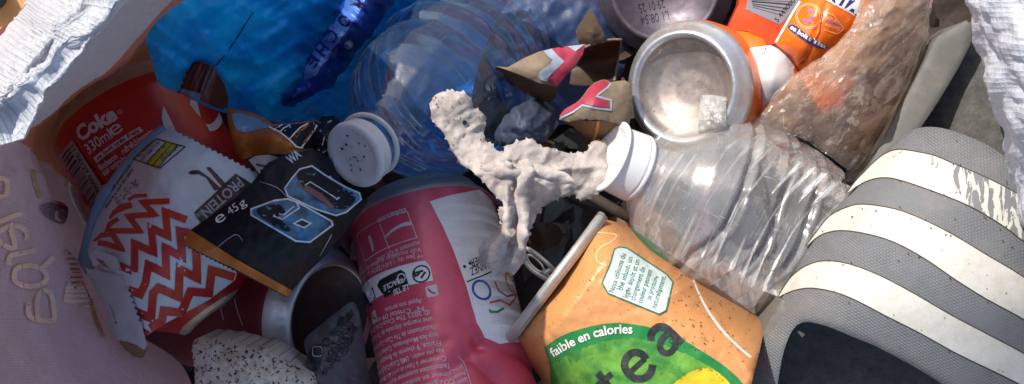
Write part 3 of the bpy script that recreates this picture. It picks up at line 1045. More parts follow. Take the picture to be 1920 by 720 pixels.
tn = thing('cardboard_sheet', 'tan cardboard sheet lying on the ground past the sack lip', 'cardboard', tuple(P(10, 10, -118)))
s = Sheet(jag([(-160, -60), (90, -120), (110, -40), (70, 60), (0, 160), (-160, 180)], 2, 14, 4), [(0, 0, -112), (100, 0, -110), (0, 150, -112)], M['tan'], 14, wr=[(.5, 40, 2)], skirt=3)
s.mb.build('board', tn)
bl = thing('shoe_toe', 'black rounded object poking in past the tan cardboard sheet', 'shoe', tuple(P(0, 0, -108)))
mb = MB()
V = []
Fc = []
nn = 24
for i in range(9):
    ph = math.pi / 2 * i / 8
    for j in range(nn):
        an = 2 * math.pi * j / nn
        c = P(-18, -8, -107)
        V.append(c + Vector((math.cos(an) * 9 * math.cos(ph), math.sin(an) * 8 * math.cos(ph), 14 * math.sin(ph))))
for i in range(8):
    for j in range(nn):
        Fc.append((i * nn + j, i * nn + (j + 1) % nn, (i + 1) * nn + (j + 1) % nn, (i + 1) * nn + j))
mb.add(V, Fc, M['black'])
mb.build('toe_cap', bl)
# ------------------------------------------------------------------ blue bag, rolled wrapper, blue bottle
def part(parent, name, sheet_or_mb):
    return (sheet_or_mb.mb if isinstance(sheet_or_mb, Sheet) else sheet_or_mb).build(name, parent)

t = thing('plastic_bag', 'bright blue thin plastic bag with creases lying behind the bottles', 'bag', tuple(P(600, 100, -95)))
out = smooth([(274, 80), (284, 45), (320, 0), (360, -60), (560, -110), (760, -110), (900, -90), (960, -30), (920, 60), (890, 150), (880, 220), (860, 280), (820, 310), (760, 300), (640, 250), (560, 235), (480, 225), (400, 205), (345, 178), (300, 158), (284, 110)], 4)
s = Sheet(out, [(274, 80, 22), (330, 0, 48), (420, 40, 20), (330, 150, 0), (420, 190, -22), (520, 60, -20), (560, 220, -55), (640, 60, -48), (700, 200, -78), (800, 100, -82), (900, 250, -80), (1000, 50, -76), (1100, 100, -76), (700, -60, -30), (1000, -60, -60), (450, -60, 20)], M['blue_bag'], 6,
          wr=[(4.0, 80, 5, True, 1.0, 4.0), (2.4, 34, 6, True, -1.0, 3.5), (.8, 14, 8, True, .9, 3.0)], curl=3, curlw=14)
s.print(stroke([(475, 22), (440, 78), (410, 118), (398, 124)], 2.2, sm=5), M['roll_ink'])
part(t, 'film', s)

t = thing('rolled_wrapper', 'rolled blue shiny wrapper with dark lettering along it, on the blue bag', 'wrapper', tuple(P(640, 90, -60)))
out = jag([(518, 192), (546, 176), (564, 148), (578, 112), (604, 70), (636, 24), (656, -30), (752, -30), (738, 8), (708, 50), (676, 88), (650, 126), (622, 160), (586, 180), (550, 198), (528, 206)], 3, 9, 21)
rz = TPS([(518, 192, -40), (550, 180, -30), (590, 130, -20), (640, 70, -12), (690, 10, -6), (720, -30, -4), (564, 148, -30), (604, 70, -26), (656, -30, -18), (738, 8, -24), (676, 88, -28), (622, 160, -38), (550, 198, -44)])
s = Sheet(out, None, M['roll_dark'], 4, zf=rz, wr=[(3.2, 46, 141, True, -.95, 2.6), (1.6, 20, 142, True, -.8, 2.4), (.5, 9, 143, True)], curl=4, curlw=8)
pale = jag([(568, 150), (580, 112), (606, 70), (638, 24), (658, -28), (700, -28), (676, 24), (648, 62), (618, 104), (594, 138)], 3, 10, 22)
s.print(poly(pale, 4), M['roll_pale'], 0, clip=out)
for ch, x, y, hh in (('R', 672, -2, 24), ('O', 646, 30, 24), ('C', 622, 58, 24), ('H', 604, 82, 22), ('E', 586, 104, 22)):
    v, f = textpx(ch, (x, y), (x - 12, y + 15), hh, .02, step=4)
    v = v - v.mean(0) + np.array((x, y + 10))
    s.print((v, f), M['roll_ink'], 2, clip=out)
s.print(stroke([(632, 18), (626, 28)], 4), M['roll_ink'], 2)
for k in range(5):
    an = k * math.pi / 5
    s.print(stroke([(654 - 8 * math.cos(an), 84 - 8 * math.sin(an)), (654 + 8 * math.cos(an), 84 + 8 * math.sin(an))], 2.2), M['silver_line'], 1, clip=out)
part(t, 'sleeve', s)

def make_bottle(name, label, mouth, axis, prof, capprof, matb, matc, neckring, dent, capname='cap', nth=110, capaxis=None):
    a = Vector(mouth)
    t = thing(name, label, 'bottle', mouth)
    tin = Tin(a, axis, max(r for v, r in prof), dent=dent)
    mb = MB()
    tin.body(mb, prof, matb, nth, vstep=.9, smoothp=False)
    mb.build('shell', t)
    mb = MB()
    c = Tin(a, capaxis or axis, max(r for v, r in capprof))
    c.body(mb, capprof, matc, 64, vstep=.8)
    ob = mb.build(capname, t)
    if neckring:
        mb = MB()
        n = Tin(a, axis, max(r for v, r in neckring))
        n.body(mb, neckring, matc, 64, vstep=.8)
        mb.build('neck_ring', t)
    return t, tin

# blue-tinted bottle: the white cap faces the camera, the body runs away under the bag
ca = P(664, 292, 30)
dirb = Vector((.40, .40, -.82)).normalized()
dircap = Vector((.52, .40, -.75)).normalized()
def dent_blue(th, v):
    return 1.6 * noise.noise(Vector((math.cos(th) * 1.6, math.sin(th) * 1.6, v / 30))) + (.9 * (1 - 2 * abs(noise.noise(Vector((math.cos(th) * 3, math.sin(th) * 3, v / 14 + 7)))))) * min(1, max(0, (v - 20) / 20))
prof = [(4, 12.0), (14, 12.0), (16, 12.4), (22, 13.2), (28, 15.5), (34, 20), (40, 25.5), (48, 31), (56, 34), (62, 35.5), (66, 36.2), (68, 35.0), (70, 35.2), (74, 37.5), (80, 38.5), (84, 38.3), (86, 36.8), (88, 36.8), (91, 38.6), (97, 39), (100, 37.4), (102, 37.4), (105, 39), (111, 39), (114, 37.5), (116, 37.5), (119, 39), (126, 39)]
capp = [(1.5, 0), (1.3, 7), (.8, 9.4), (-.2, 11.6), (-.2, 13.2), (.4, 14.0), (2.0, 14.2), (3.0, 13.8), (3.6, 13.0), (4.6, 12.9), (5.4, 13.4), (7.0, 13.4), (7.6, 13.0), (8, 11.0)]
t, bt = make_bottle('water_bottle', 'blue-tinted clear plastic water bottle with a grubby white cap, among the wrappers', tuple(ca), dirb, prof, capp, M['bottle_blue'], M['cap_white'],
    [(11.5, 12.2), (11.5, 13.6), (12.4, 14.1), (13.3, 13.6), (13.3, 12.4)], dent_blue, capaxis=dircap)
mb = MB()
cpt = Tin(ca, dircap, 15.6)
rr = random.Random(5)
for k in range(26):   # grit on the cap's face
    an, ra = rr.uniform(0, 6.28), rr.uniform(1, 9)
    u, w = math.cos(an) * ra, math.sin(an) * ra
    s0 = rr.uniform(.15, .5) if k > 2 else .7
    base = ca + dircap * 1.15 + cpt.e * u + cpt.n * w
    pts = [base + cpt.e * math.cos(q) * s0 * rr.uniform(.6, 1.3) + cpt.n * math.sin(q) * s0 - dircap * .15 for q in (0, 1.2, 2.5, 3.8, 5.1)]
    o = base - dircap * (.15 + s0 * .6)
    mb.add(pts + [o], [(i, (i + 1) % 5, 5) for i in range(5)], M['ink'])
mb.build('grit', [o for o in t.children if o.name.startswith('cap')][0])

t = thing('shade_sheet', 'added dark navy sheet in place of the shaded blue bag end, behind the torn cardboard', 'film', tuple(P(1060, 60, -100)))  # added sheet; its navy stands in for shade on the bag
s = Sheet(jag(smooth([(900, -80), (1040, -120), (1180, -80), (1190, 40), (1160, 150), (1080, 220), (1000, 240), (930, 160)], 4), 3, 10, 8), [(900, -80, -84), (1180, -80, -84), (1060, 60, -78), (1000, 240, -88), (1160, 150, -88)], M['navy_shade'], 6, wr=[(2.4, 80, 7, True, .7, 2.4), (.7, 34, 8, True)], curl=4, curlw=14)
part(t, 'film', s)

# ------------------------------------------------------------------ red can
A = P(214, 178, -50)
red = Tin(A, (Vector((.50, -.80, 0)) * math.cos(math.radians(6)) + Vector((0, 0, math.sin(math.radians(6))))), 36.5, usign=1)
def dent_red(th, v):
    d = -2.2 * math.exp(-((v - 34) / 20) ** 2) * math.exp(-((th - .62) / .16) ** 2)
    d += -3 * math.exp(-((v - 75) / 16) ** 2) * math.exp(-((th + .2) / .5) ** 2)
    return d + .35 * noise.noise(Vector((th * 2, v / 16, 1)))
red.dent = dent_red
t = thing('drink_can', 'bright red cola can with barcode, half under the white zigzag wrapper', 'can', tuple(P(260, 300, -60)), 'crushed drink cans')
mb = MB()
cprof = [(2.5, 0), (2.5, 22), (1, 23.5), (-1.2, 25.2), (-1.6, 26.6), (-1.0, 27.4), (1.5, 27.2), (6, 31.6), (10, 35.2), (13, 36.5), (60, 36.5), (106, 36.5), (110, 31.5), (114, 27), (115, 24), (112, 20), (107, 8), (106, 0)]
red.body(mb, cprof, M['red_can'], 110, matv=lambda v, r: M['rim_metal'] if v < 7.5 or v > 112 else M['red_can'])
sg = red.uv(220, 210)[0] < red.uv(280, 180)[0]
if not sg:
    red.e = -red.e
UV = red.uvs
def rtext(s, a, b, h, bold=.02, mat=M['can_pale'], **k):
    ua, ub = red.uv(*a), red.uv(*b)
    v, f = glyphs(s, bold)
    L = math.hypot(ub[0] - ua[0], ub[1] - ua[1]); d = ((ub[0] - ua[0]) / L, (ub[1] - ua[1]) / L)
    up = (d[1], -d[0])
    q = np.array(ua) + v[:, :1] * (L / v[:, 0].max()) * np.array(d) + v[:, 1:] * h * np.array(up)
    red.print(mb, (q, f), mat, 2)
rtext('Coke', (152, 266), (222, 222), 6.2, .045)
red.print(mb, ring(red.uv(225, 210), .8, .25, 12), M['can_pale'], 2)
rtext('330ml', (168, 290), (212, 258), 4.8, .01)
rtext('e', (211, 258), (232, 244), 6.5, .0)
rtext('Boisson', (190, 320), (222, 296), 2.7, .03)
rtext('rafraîchissante', (232, 290), (290, 250), 2.7, .03)
rtext('aux extraits', (196, 330), (240, 300), 2.7, .03)
q = [red.uv(*p) for p in ((176, 296), (262, 238), (269, 246), (182, 306))]
red.print(mb, poly(q, 3), M['can_pale'], 1)
rtext('se boit très frais', (184, 300), (262, 247), 1.7, .03, M['maroon'])
# barcode panel and its bars run along the can
u0, v0 = red.uv(134, 262); u1, _ = red.uv(108, 312)
vb0 = red.uv(138, 266)[1]; 
pa, pb_ = red.uv(136, 262), red.uv(196, 352)
wl = -15.5
red.print(mb, poly([(pa[0], pa[1]), (pb_[0], pb_[1] + 3), (pb_[0] + wl, pb_[1] + 3), (pa[0] + wl, pa[1])], 3), M['barcode_ground'], 1)
rr = random.Random(11)
y = pa[1] + 1.8
while y < pb_[1] + 1.5:
    w = rr.choice([.35, .35, .7, 1.0])
    red.print(mb, stroke([(pa[0] - 4.2, y), (pa[0] + wl + 1.0, y)], w, step=3), M['barcode'], 2)
    y += w + rr.choice([.35, .45, .8])
ua = (pa[0] - .6, pa[1] + 1.8); ub = (pa[0] - .6, pb_[1] + 1)
v, f = glyphs('11 94127 00000', .02)
L = ub[1] - ua[1]
q = np.stack((ua[0] - 3.0 + v[:, 1] * 2.7, ua[1] + v[:, 0] / v[:, 0].max() * L), 1)
red.print(mb, (q, f), M['barcode'], 2)
# big pale swirls of the script on the far side
red.print(mb, stroke(UV([(338, 172), (322, 196), (318, 222), (326, 250), (340, 262)]), [3.0, 6.0, 7, 6.0, 4.0], sm=5, step=1.5), M['swirl'], 5, 1.3)
red.print(mb, stroke(UV([(362, 190), (366, 212), (374, 230), (394, 240), (408, 230), (412, 212), (402, 200)]), [3.6, 5.0, 4, 3.6, 3.4, 3, 2.4], sm=5, step=1.5), M['swirl'], 5, 1.3)
mb.build('body', t)

# ------------------------------------------------------------------ small foil end of a brown wrapper
t = thing('foil_scrap', 'dark brown shiny wrapper end with silver ridges and a saw-tooth edge, by the blue bag', 'wrapper', tuple(P(380, 160, -40)))
out = [(357, 113), (393, 122), (405, 134), (420, 158), (427, 182), (426, 200), (418, 206), (396, 198), (366, 185), (332, 174)] + serrate((332, 172), (357, 113), 11, 5)
s = Sheet(out, [(340, 170, 8), (360, 115, 14), (395, 125, 18), (378, 188, 14), (424, 190, 2), (420, 160, 6)], M['brown_foil'], 5, wr=[(.5, 22, 31, True)], curl=1.0, curlw=6,
          extra=lambda q: .7 * np.sin(((q[:, 0] - 340) * .86 + (q[:, 1] - 140) * .25) / 9 * math.pi) * (q[:, 0] < 396 + (160 - q[:, 1]) * .2))
for x, w in ((352, 3), (363, 2.5), (373, 4), (384, 3), (393, 5)):
    s.print(stroke([(x + 14, 122), (x, 152), (x - 9, 178)], w, sm=4), M['card_rose'] if w == 2.5 else M['film_white'], clip=out)
s.print(poly([(342, 166), (378, 176), (374, 188), (338, 174)], 5), M['wrap_blue'], 2, clip=out)
part(t, 'foil', s)

# ------------------------------------------------------------------ orange wrapper piece with black print
t = thing('wrapper_piece', 'crumpled orange and black wrapper piece with white outlines, above the black number wrapper', 'wrapper', tuple(P(520, 250, -20)))
out = smooth([(424, 200), (436, 204), (468, 210), (497, 222), (512, 232), (550, 231), (592, 227), (612, 236), (618, 256), (600, 282), (560, 291), (520, 288), (480, 291), (455, 298), (442, 282), (434, 258), (428, 230)], 3)
s = Sheet(out, [(424, 200, -8), (440, 240, 2), (495, 222, -6), (505, 262, 14), (540, 240, 10), (600, 235, 2), (570, 280, 16), (480, 288, 4), (612, 262, -4), (452, 292, 2)], M['orange_foil'], 5, wr=[(.9, 34, 33, True), (.3, 12, 2, True)], curl=2.5, curlw=8)
s.print(poly(smooth([(436, 213), (456, 214), (490, 225), (504, 238), (486, 242), (466, 248), (448, 246), (438, 232)], 3), 5), M['wrap_blue'], 1, clip=out)  # blue-white reflection on the foil, put in as colour
s.print(poly([(506, 238), (530, 234), (560, 232), (592, 227), (613, 238), (616, 256), (598, 276), (566, 280), (543, 261)], 5), M['black_wrap'], 1, clip=out)
s.print(stroke([(504, 237), (524, 247), (542, 261), (556, 275), (566, 277), (570, 270)], 3), M['white_ink'], 2)
for l in ([(512, 244), (522, 238), (530, 233)], [(524, 248), (532, 240), (544, 234)], [(543, 261), (552, 250), (564, 238), (578, 231)], [(566, 276), (580, 258), (594, 236), (588, 231)]):
    s.print(stroke(l, 2.4), M['white_ink'], 2, clip=out)
s.print(stroke([(554, 256), (566, 244), (577, 233)], 5), M['orange_foil'], 2, clip=out)
s.print(stroke([(570, 268), (580, 255), (592, 241)], 5), M['orange_foil'], 2, clip=out)
s.print(textpx('11', (534, 246), (546, 239), 8), M['silver_line'], 2)
part(t, 'film', s)
t = thing('paper_flap', 'small pale paper flap with dark marks between orange piece and black wrapper', 'paper', tuple(P(490, 310, -10)))
out = [(466, 300), (480, 292), (505, 290), (524, 296), (514, 310), (496, 320), (486, 326), (476, 312)]
s = Sheet(out, [(466, 300, 10), (505, 290, 12), (520, 300, 8), (490, 322, 14)], M['paper'], 5, wr=[(.4, 14, 5)])
s.print(stroke([(480, 308), (496, 312), (512, 306)], 3), M['ink'], clip=out)
s.print(stroke([(488, 320), (502, 314)], 3), M['wine_dark'], clip=out)
part(t, 'sheet', s)

# crumpled bits behind the cap
t = thing('foil_twist', 'black and silver crumpled foil twist beside the bottle cap', 'foil', tuple(P(606, 258, -20)))
out = jag([(588, 236), (604, 218), (626, 216), (636, 232), (624, 252), (630, 276), (610, 300), (590, 290), (584, 262)], 3, 9, 3)
s = Sheet(out, [(588, 236, -2), (626, 216, -8), (610, 296, 6), (605, 256, 10)], M['black_wrap'], 4, wr=[(2.4, 17, 61, True), (.8, 7, 62, True)], curl=2, curlw=6)
for l in ([(600, 244), (608, 258), (604, 272)], [(614, 230), (622, 226)], [(596, 280), (606, 286), (614, 280)], [(612, 262), (618, 270)]):
    s.print(stroke(l, 2.6), M['silver_line'], clip=out)
part(t, 'foil', s)

# ------------------------------------------------------------------ white wrapper with red zigzag
t = thing('snack_wrapper', 'white snack wrapper with red zigzag stripes and a wine protein strip', 'wrapper', tuple(P(320, 420, 0)))
top = serrate((318, 238), (500, 332), 12, 4)
out = top + [(500, 334), (470, 380), (432, 420), (446, 500), (440, 525), (392, 562), (340, 590), (300, 612), (276, 628), (264, 634), (258, 610), (250, 580), (240, 550), (228, 520), (196, 512), (166, 478), (164, 470), (172, 438), (186, 400), (206, 364), (232, 326), (262, 288), (292, 256)]
wz = TPS([(318, 238, 6), (400, 280, 16), (500, 332, 8), (300, 330, 34), (250, 340, 22), (205, 370, 12), (170, 450, 8), (240, 420, 34), (340, 420, 44), (300, 520, 40), (420, 420, 34), (430, 520, 22), (270, 620, 20), (340, 590, 24), (220, 500, 26), (400, 350, 26), (250, 300, 16)])
wh = Sheet(out, None, M['wrap_white'], 6, zf=wz, wr=[(1.4, 70, 41, False), (.6, 30, 42, True)], curl=1.5, curlw=8)
for pts, w in (([(240, 375), (253, 367), (275, 366)], 5), ([(205, 410), (214, 398), (230, 388), (247, 384)], [3, 7, 11, 9]), ([(196, 438), (206, 420), (222, 410)], [3, 8, 6]),
    ([(318, 377), (267, 379), (290, 402), (240, 405), (262, 433), (207, 433), (228, 467), (198, 457), (183, 455)], 8.5),
    ([(350, 412), (310, 397), (315, 443), (283, 427), (288, 473), (252, 457), (252, 510), (222, 498)], 11),
    ([(355, 437), (337, 433), (342, 483), (310, 465), (312, 515), (278, 497), (273, 530), (263, 552), (240, 543)], 12),
    ([(376, 458), (368, 473), (370, 522), (337, 505), (335, 557), (297, 540), (287, 550), (283, 597), (252, 584)], 12.5),
    ([(440, 520), (397, 507), (392, 550), (357, 547), (340, 587), (307, 583), (303, 603), (281, 616)], 12.5),
    ([(280, 628), (262, 618)], 9), ([(176, 452), (190, 441), (212, 440)], [3, 8, 5])):
    wh.print(stroke(pts, np.multiply(w, 1.25).tolist(), step=5), M['zig'], 1, clip=out)
wh.print(poly([(353, 323), (360, 319), (373, 319), (393, 333), (414, 353), (403, 357), (387, 333), (373, 326), (357, 327)], 5), M['wine'], 1)
wh.print(poly([(387, 314), (394, 313), (417, 337), (427, 349), (415, 348), (403, 333)], 5), M['wine'], 1)
wh.print(poly([(364, 398), (442, 325), (478, 348), (380, 424)], 6), M['wine_dark'], 1)
wh.print(textpx('PROTEIN', (446, 332), (375, 395), 19, .02), M['grey_ink'], 2)
wh.print(textpx('bar', (374, 396), (364, 405), 11, .0), M['grey_ink'], 2)
bx = [(250, 298), (293, 260), (347, 275), (300, 315)]
wh.print(stroke(bx, 2, True), M['ink'], 2)
wh.print(poly([(273, 308), (312, 266), (334, 272), (296, 314)], 5), M['lime'], 1)
wh.print(stroke([(284, 312), (322, 270)], 1.6), M['ink'], 2)
wh.print(stroke([(273, 307), (311, 266)], 1.6), M['ink'], 2)
wh.print(stroke([(296, 314), (334, 272)], 1.6), M['ink'], 2)
for s_, a, b in (('NUTRITION', (262, 296), (291, 266)), ('INFORMATION', (268, 302), (300, 268)), ('FACTS PER BAR', (279, 306), (315, 270)), ('45 g', (300, 300), (314, 285)), ('ENERGY', (306, 303), (336, 275))):
    wh.print(textpx(s_, a, b, 6.5, .01), M['stain'], 2)
for k, (a, b) in enumerate((((190, 388), (246, 310)), ((199, 391), (250, 318)))):
    wh.print(textpx(('ingredients milk protein cocoa', 'store in a cool dry place')[k], a, b, 6, .03), M['stain'], 1)
rr = random.Random(8)
for k in range(60):
    x = rr.uniform(215, 260); y = 345 + (250 - x) * .9 + rr.uniform(-8, 14)
    wh.print(stroke([(x, y), (x + rr.uniform(1, 3), y - rr.uniform(1, 3))], 1.2), M['stain'], 1, clip=out)
part(t, 'front_panel', wh)
# its rolled edge
mb = MB()
tube(mb, [P(*p) for p in smooth([(308, 240, 3), (262, 284, 7), (222, 332, 10), (190, 380, 9), (172, 426, 6), (163, 470, 2), (160, 500, -6)], 6, False)], [2.0 + .8 * math.sin(i / 5) + (1.2 if i > 14 else 0) for i in range(37)], M['wrap_blue'], 12)  # blue-grey shading of the white roll is put into its colour
mb.build('rolled_edge', t)

# ------------------------------------------------------------------ torn white paper at the sack's inside
t = thing('torn_paper', 'torn off-white paper with ragged edges below the zigzag wrapper', 'paper', tuple(P(220, 590, -10)))
out = jag([(160, 500), (170, 505), (214, 512), (226, 516)], 1.2, 6, 2, False) + serrate((228, 512), (262, 612), 11, -5) + jag([(266, 620), (274, 645), (270, 655), (256, 648), (240, 640), (218, 636), (204, 612), (200, 580), (186, 560), (170, 530)], 1.5, 7, 4, False)
s = Sheet(out, [(160, 500, 14), (226, 516, 27), (245, 560, 28), (200, 600, 12), (270, 650, 17), (185, 560, 12)], M['paper'], 5, wr=[(.6, 30, 51, True)], curl=.8, curlw=6)
s.print(stroke([(206, 570), (216, 600)], .9), M['stain']); s.print(poly(disc((217, 605), 2, 8), 3), M['ink'])
part(t, 'sheet', s)
s = Sheet(jag([(222, 640), (240, 642), (258, 650), (274, 657), (268, 672), (250, 668), (236, 656)], 1, 6, 5), [(222, 640, 10), (274, 657, 14), (250, 668, 8)], M['paper_brown'], 5, wr=[(.3, 15, 2)])
part(t, 'brown_back', s)
s = Sheet(jag([(166, 476), (180, 468), (218, 482), (226, 506), (204, 502), (186, 492), (174, 500)], 1.2, 6, 6), [(166, 476, 24), (218, 482, 34), (200, 500, 30)], M['paper'], 5, wr=[(.6, 16, 3, True)])
s.print(poly([(178, 484), (190, 488), (206, 504), (194, 500)], 4), M['paper_brown'])
part(t, 'torn_tip', s)

# ------------------------------------------------------------------ black wrapper with the number
t = thing('snack_wrapper', 'black snack wrapper with a blue outlined number and orange edge', 'wrapper', tuple(P(520, 420, 10)))
low = serrate((538, 556), (343, 458), 9, -2.5)
out = [(345, 452), (357, 431), (378, 417), (425, 383), (466, 351), (484, 328), (504, 304), (540, 288), (585, 280), (622, 300), (640, 345), (668, 372), (690, 376), (676, 396), (650, 430), (612, 476), (572, 516), (548, 545)] + low
bk = Sheet(out, [(345, 452, 50), (440, 345, 46), (500, 300, 34), (585, 280, 24), (650, 370, 30), (688, 378, 22), (540, 420, 58), (450, 420, 56), (600, 470, 46), (545, 545, 44), (430, 490, 54)], M['black_wrap'], 6, wr=[(1.8, 90, 43, True), (.7, 34, 44, True), (.22, 13, 45, True)], curl=3.0, curlw=12)
bk.print(poly([(345, 452), (357, 431), (440, 484), (548, 545), (538, 556), (440, 504), (343, 458)], 7), M['orange_foil'], 1, clip=out)
bk.print(textpx('e', (409, 421), (425, 409), 21, .0), M['white_ink'], 1)
bk.print(textpx('45', (431, 404), (449, 392), 15, .0), M['white_ink'], 1)
bk.print(textpx('g', (452, 390), (463, 382), 15, .0), M['white_ink'], 1)
six = [(471, 392), (514, 376), (540, 373), (561, 381), (592, 398), (622, 415), (624, 422), (581, 454), (555, 452), (471, 403)]
oh = [(534, 353), (546, 336), (562, 317), (585, 311), (612, 330), (650, 352), (674, 362), (677, 374), (649, 398), (630, 404), (592, 392), (540, 368)]
bk.print(poly(six, 7), M['glow_blue'], 1); bk.print(poly(oh, 7), M['glow_blue'], 1)
bk.print(poly(smooth([(562, 320), (585, 314), (640, 350), (668, 368), (648, 392), (612, 384), (560, 340)], 3), 7), M['black_wrap'], 2)
bk.print(stroke([(556, 342), (580, 356), (602, 370), (624, 390)], [5, 11, 12, 6], sm=4), M['rust'], 3)
bk.print(poly(smooth([(480, 398), (505, 384), (525, 384), (535, 398), (522, 406), (545, 430), (530, 432)], 3), 7), M['black_wrap'], 2)
bk.print(stroke(six, 3.2, True), M['silver_line'], 3)
bk.print(stroke(oh, 3.0, True), M['silver_line'], 3)
bk.print(stroke([(512, 405), (530, 411), (561, 390), (556, 380)], 2.6), M['silver_line'], 3)
bk.print(stroke([(512, 405), (520, 400), (532, 403), (552, 386)], 2), M['silver_line'], 3)
bk.print(stroke([(551, 419), (566, 411), (583, 419), (570, 427)], 3, True), M['silver_line'], 3)
bk.print(poly([(553, 419), (566, 413), (581, 419), (570, 425)], 4), M['ink'], 3)
bk.print(stroke([(572, 347), (582, 341), (606, 356), (634, 374)], 2), M['silver_line'], 3)
for l in ([(486, 340), (520, 352), (540, 372)], [(400, 470), (440, 440), (455, 452)], [(600, 480), (622, 440)]):
    bk.print(stroke(l, [.6, 1.6, .5][:len(l)], sm=3), M['grey_ink'], 1)  # thin pale lines drawn as creases of the film
bk.print(textpx('WA', (545, 308), (566, 292), 16, .03), M['silver_line'], 2)
for l in ([(630, 374), (637, 370)], [(618, 330), (624, 338)]):
    bk.print(stroke(l, 3), M['silver_line'], 3)
part(t, 'film', bk)

# ------------------------------------------------------------------ lower can with its bare end
c0 = P(622, 598, -20)
low_can = Tin(c0, Vector((-.80, .06, -.60)), 33.2)
def dent_low(th, v):
    return .4 * noise.noise(Vector((th * 2, v / 16, 4)))
low_can.dent = dent_low
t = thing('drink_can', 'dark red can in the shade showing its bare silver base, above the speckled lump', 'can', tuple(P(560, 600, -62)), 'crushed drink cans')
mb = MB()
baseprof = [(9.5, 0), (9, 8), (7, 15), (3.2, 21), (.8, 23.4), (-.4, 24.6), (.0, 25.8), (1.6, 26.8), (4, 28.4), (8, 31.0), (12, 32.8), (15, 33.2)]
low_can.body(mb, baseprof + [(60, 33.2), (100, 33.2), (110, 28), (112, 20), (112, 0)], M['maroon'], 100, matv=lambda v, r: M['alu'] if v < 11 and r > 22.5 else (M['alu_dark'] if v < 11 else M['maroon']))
for pts in ([(455, 610), (440, 560)], [(420, 600), (412, 560)]):
    low_can.print(mb, stroke(low_can.uvs(pts), .5, step=2), M['can_pale'], 1)
mb.build('body', t)

# ------------------------------------------------------------------ speckled lump and dark film at the bottom
t = thing('plaster_lump', 'dirty white speckled crumbling lump at the bottom of the pile', 'lump', tuple(P(470, 700, -20)))
out = jag(smooth([(361, 648), (376, 633), (410, 635), (450, 640), (480, 653), (500, 650), (524, 668), (562, 690), (592, 712), (602, 770), (560, 830), (420, 830), (370, 780), (366, 700)], 4), 1.6, 6, 9)
s = Sheet(out, [(361, 648, 30), (450, 640, 32), (590, 712, 24), (470, 700, 48), (430, 780, 46), (560, 780, 34), (380, 720, 38)], M['chunk'], 4, wr=[(2.2, 40, 71, True), (1.5, 16, 74, True), (.7, 6, 72)], curl=10, curlw=12, skirt=30)
for k in range(170):
    x, y = random.uniform(362, 600), random.uniform(634, 760)
    s.print(stroke([(x, y), (x + random.uniform(-6, 6), y + random.uniform(-6, 6))], random.uniform(1.5, 4)), M['stick'], random.choice([0, 1, 3]), clip=out)
part(t, 'lump', s)
t = thing('printed_film', 'clear grey plastic film with black printed lines, squeezed between lump and pink can', 'film', tuple(P(630, 650, -20)))
out = smooth([(571, 637), (600, 610), (640, 578), (662, 566), (676, 600), (690, 700), (700, 760), (600, 760), (588, 700), (576, 668)], 3)
s = Sheet(out, [(571, 637, 8), (650, 570, 2), (690, 720, -2), (600, 740, 14), (620, 650, 12)], M['film_white'], 5, wr=[(1.5, 40, 75, True), (.5, 14, 76, True)], curl=2, curlw=8)
s.print(poly(smooth([(574, 676), (584, 652), (606, 648), (598, 690), (578, 694)], 3), 5), M['ink'], 1)
s.print(stroke(roundrect(586, 650, 604, 668, 5), 1.6, True), M['grey_ink'], 2); s.print(stroke([(590, 664), (600, 654)], 5), M['ink'], 2)
s.print(ring((612, 641), 7, 2), M['ink'], 1); s.print(stroke([(612, 641), (617, 636)], 2), M['ink'], 1)
for k, s_ in enumerate(('SE BOIT TRES', 'INGREDIENTS', 'ET FRAIS EAU', 'CONSERVER')):
    s.print(textpx(s_, (612 + k * 12, 704 - k * 12), (646 + k * 9, 594 + k * 6), 9, .03), M['ink'], 1, clip=out)
s.print(poly([(618, 624), (652, 586), (660, 578), (664, 590), (640, 616), (628, 630)], 5), M['ink'], 1, clip=out)
part(t, 'film', s)
# ------------------------------------------------------------------ pink can
A = P(786, 372, -42)
pk = Tin(A, Vector((.235, -.945, 0)).normalized() * math.cos(math.radians(23)) + Vector((0, 0, math.sin(math.radians(23)))), 33.2)
if pk.uv(700, 450)[0] > pk.uv(880, 450)[0]:
    pk.e = -pk.e
uC, vC = pk.uv(850, 640)
def dent_pink(th, v):
    u = th * 33.2
    d = .25 * noise.noise(Vector((th * 2.5, v / 14, 2)))
    # creases across the lower half
    for (x0, y0, x1, y1, dep, w) in ((838, 700, 905, 640, 3.0, 3.6), (905, 640, 1010, 690, 3.4, 4.0), (720, 712, 838, 640, 1.5, 2.5), (905, 640, 860, 600, 1.2, 2.5), (880, 665, 960, 720, 2.2, 3.0)):
        a, b = CR[(x0, y0)], CR[(x1, y1)]
        ab = (b[0] - a[0], b[1] - a[1]); L2 = ab[0] ** 2 + ab[1] ** 2
        t = min(1, max(0, ((u - a[0]) * ab[0] + (v - a[1]) * ab[1]) / L2))
        ds = math.hypot(u - a[0] - t * ab[0], v - a[1] - t * ab[1])
        d -= dep * math.exp(-ds / w)
    d -= 5 * math.exp(-((u - uD) / 14) ** 2 - ((v - vD) / 12) ** 2)
    return d
CR = {p: pk.uv(*p) for p in ((838, 700), (905, 640), (1010, 690), (720, 712), (838, 640), (860, 600), (880, 665), (960, 720))}
uD, vD = pk.uv(940, 705)
pk.dent = dent_pink
t = thing('drink_can', 'pinkish red upside-down can covered in small print with a white panel', 'can', tuple(P(830, 600, -70)), 'crushed drink cans')
mb = MB()
pk.body(mb, baseprof[:-4] + [(3.4, 27.6), (7.2, 31.4), (9.2, 33.0), (10.5, 33.2), (60, 33.2), (104, 33.2), (110, 31), (114, 27), (115, 24), (112, 20), (107, 8), (106, 0)], M['pink_can'], 150, matv=lambda v, r: M['rim_metal'] if v < 10.0 or v > 112 or r < 27 else M['pink_can'], vstep=1.4)
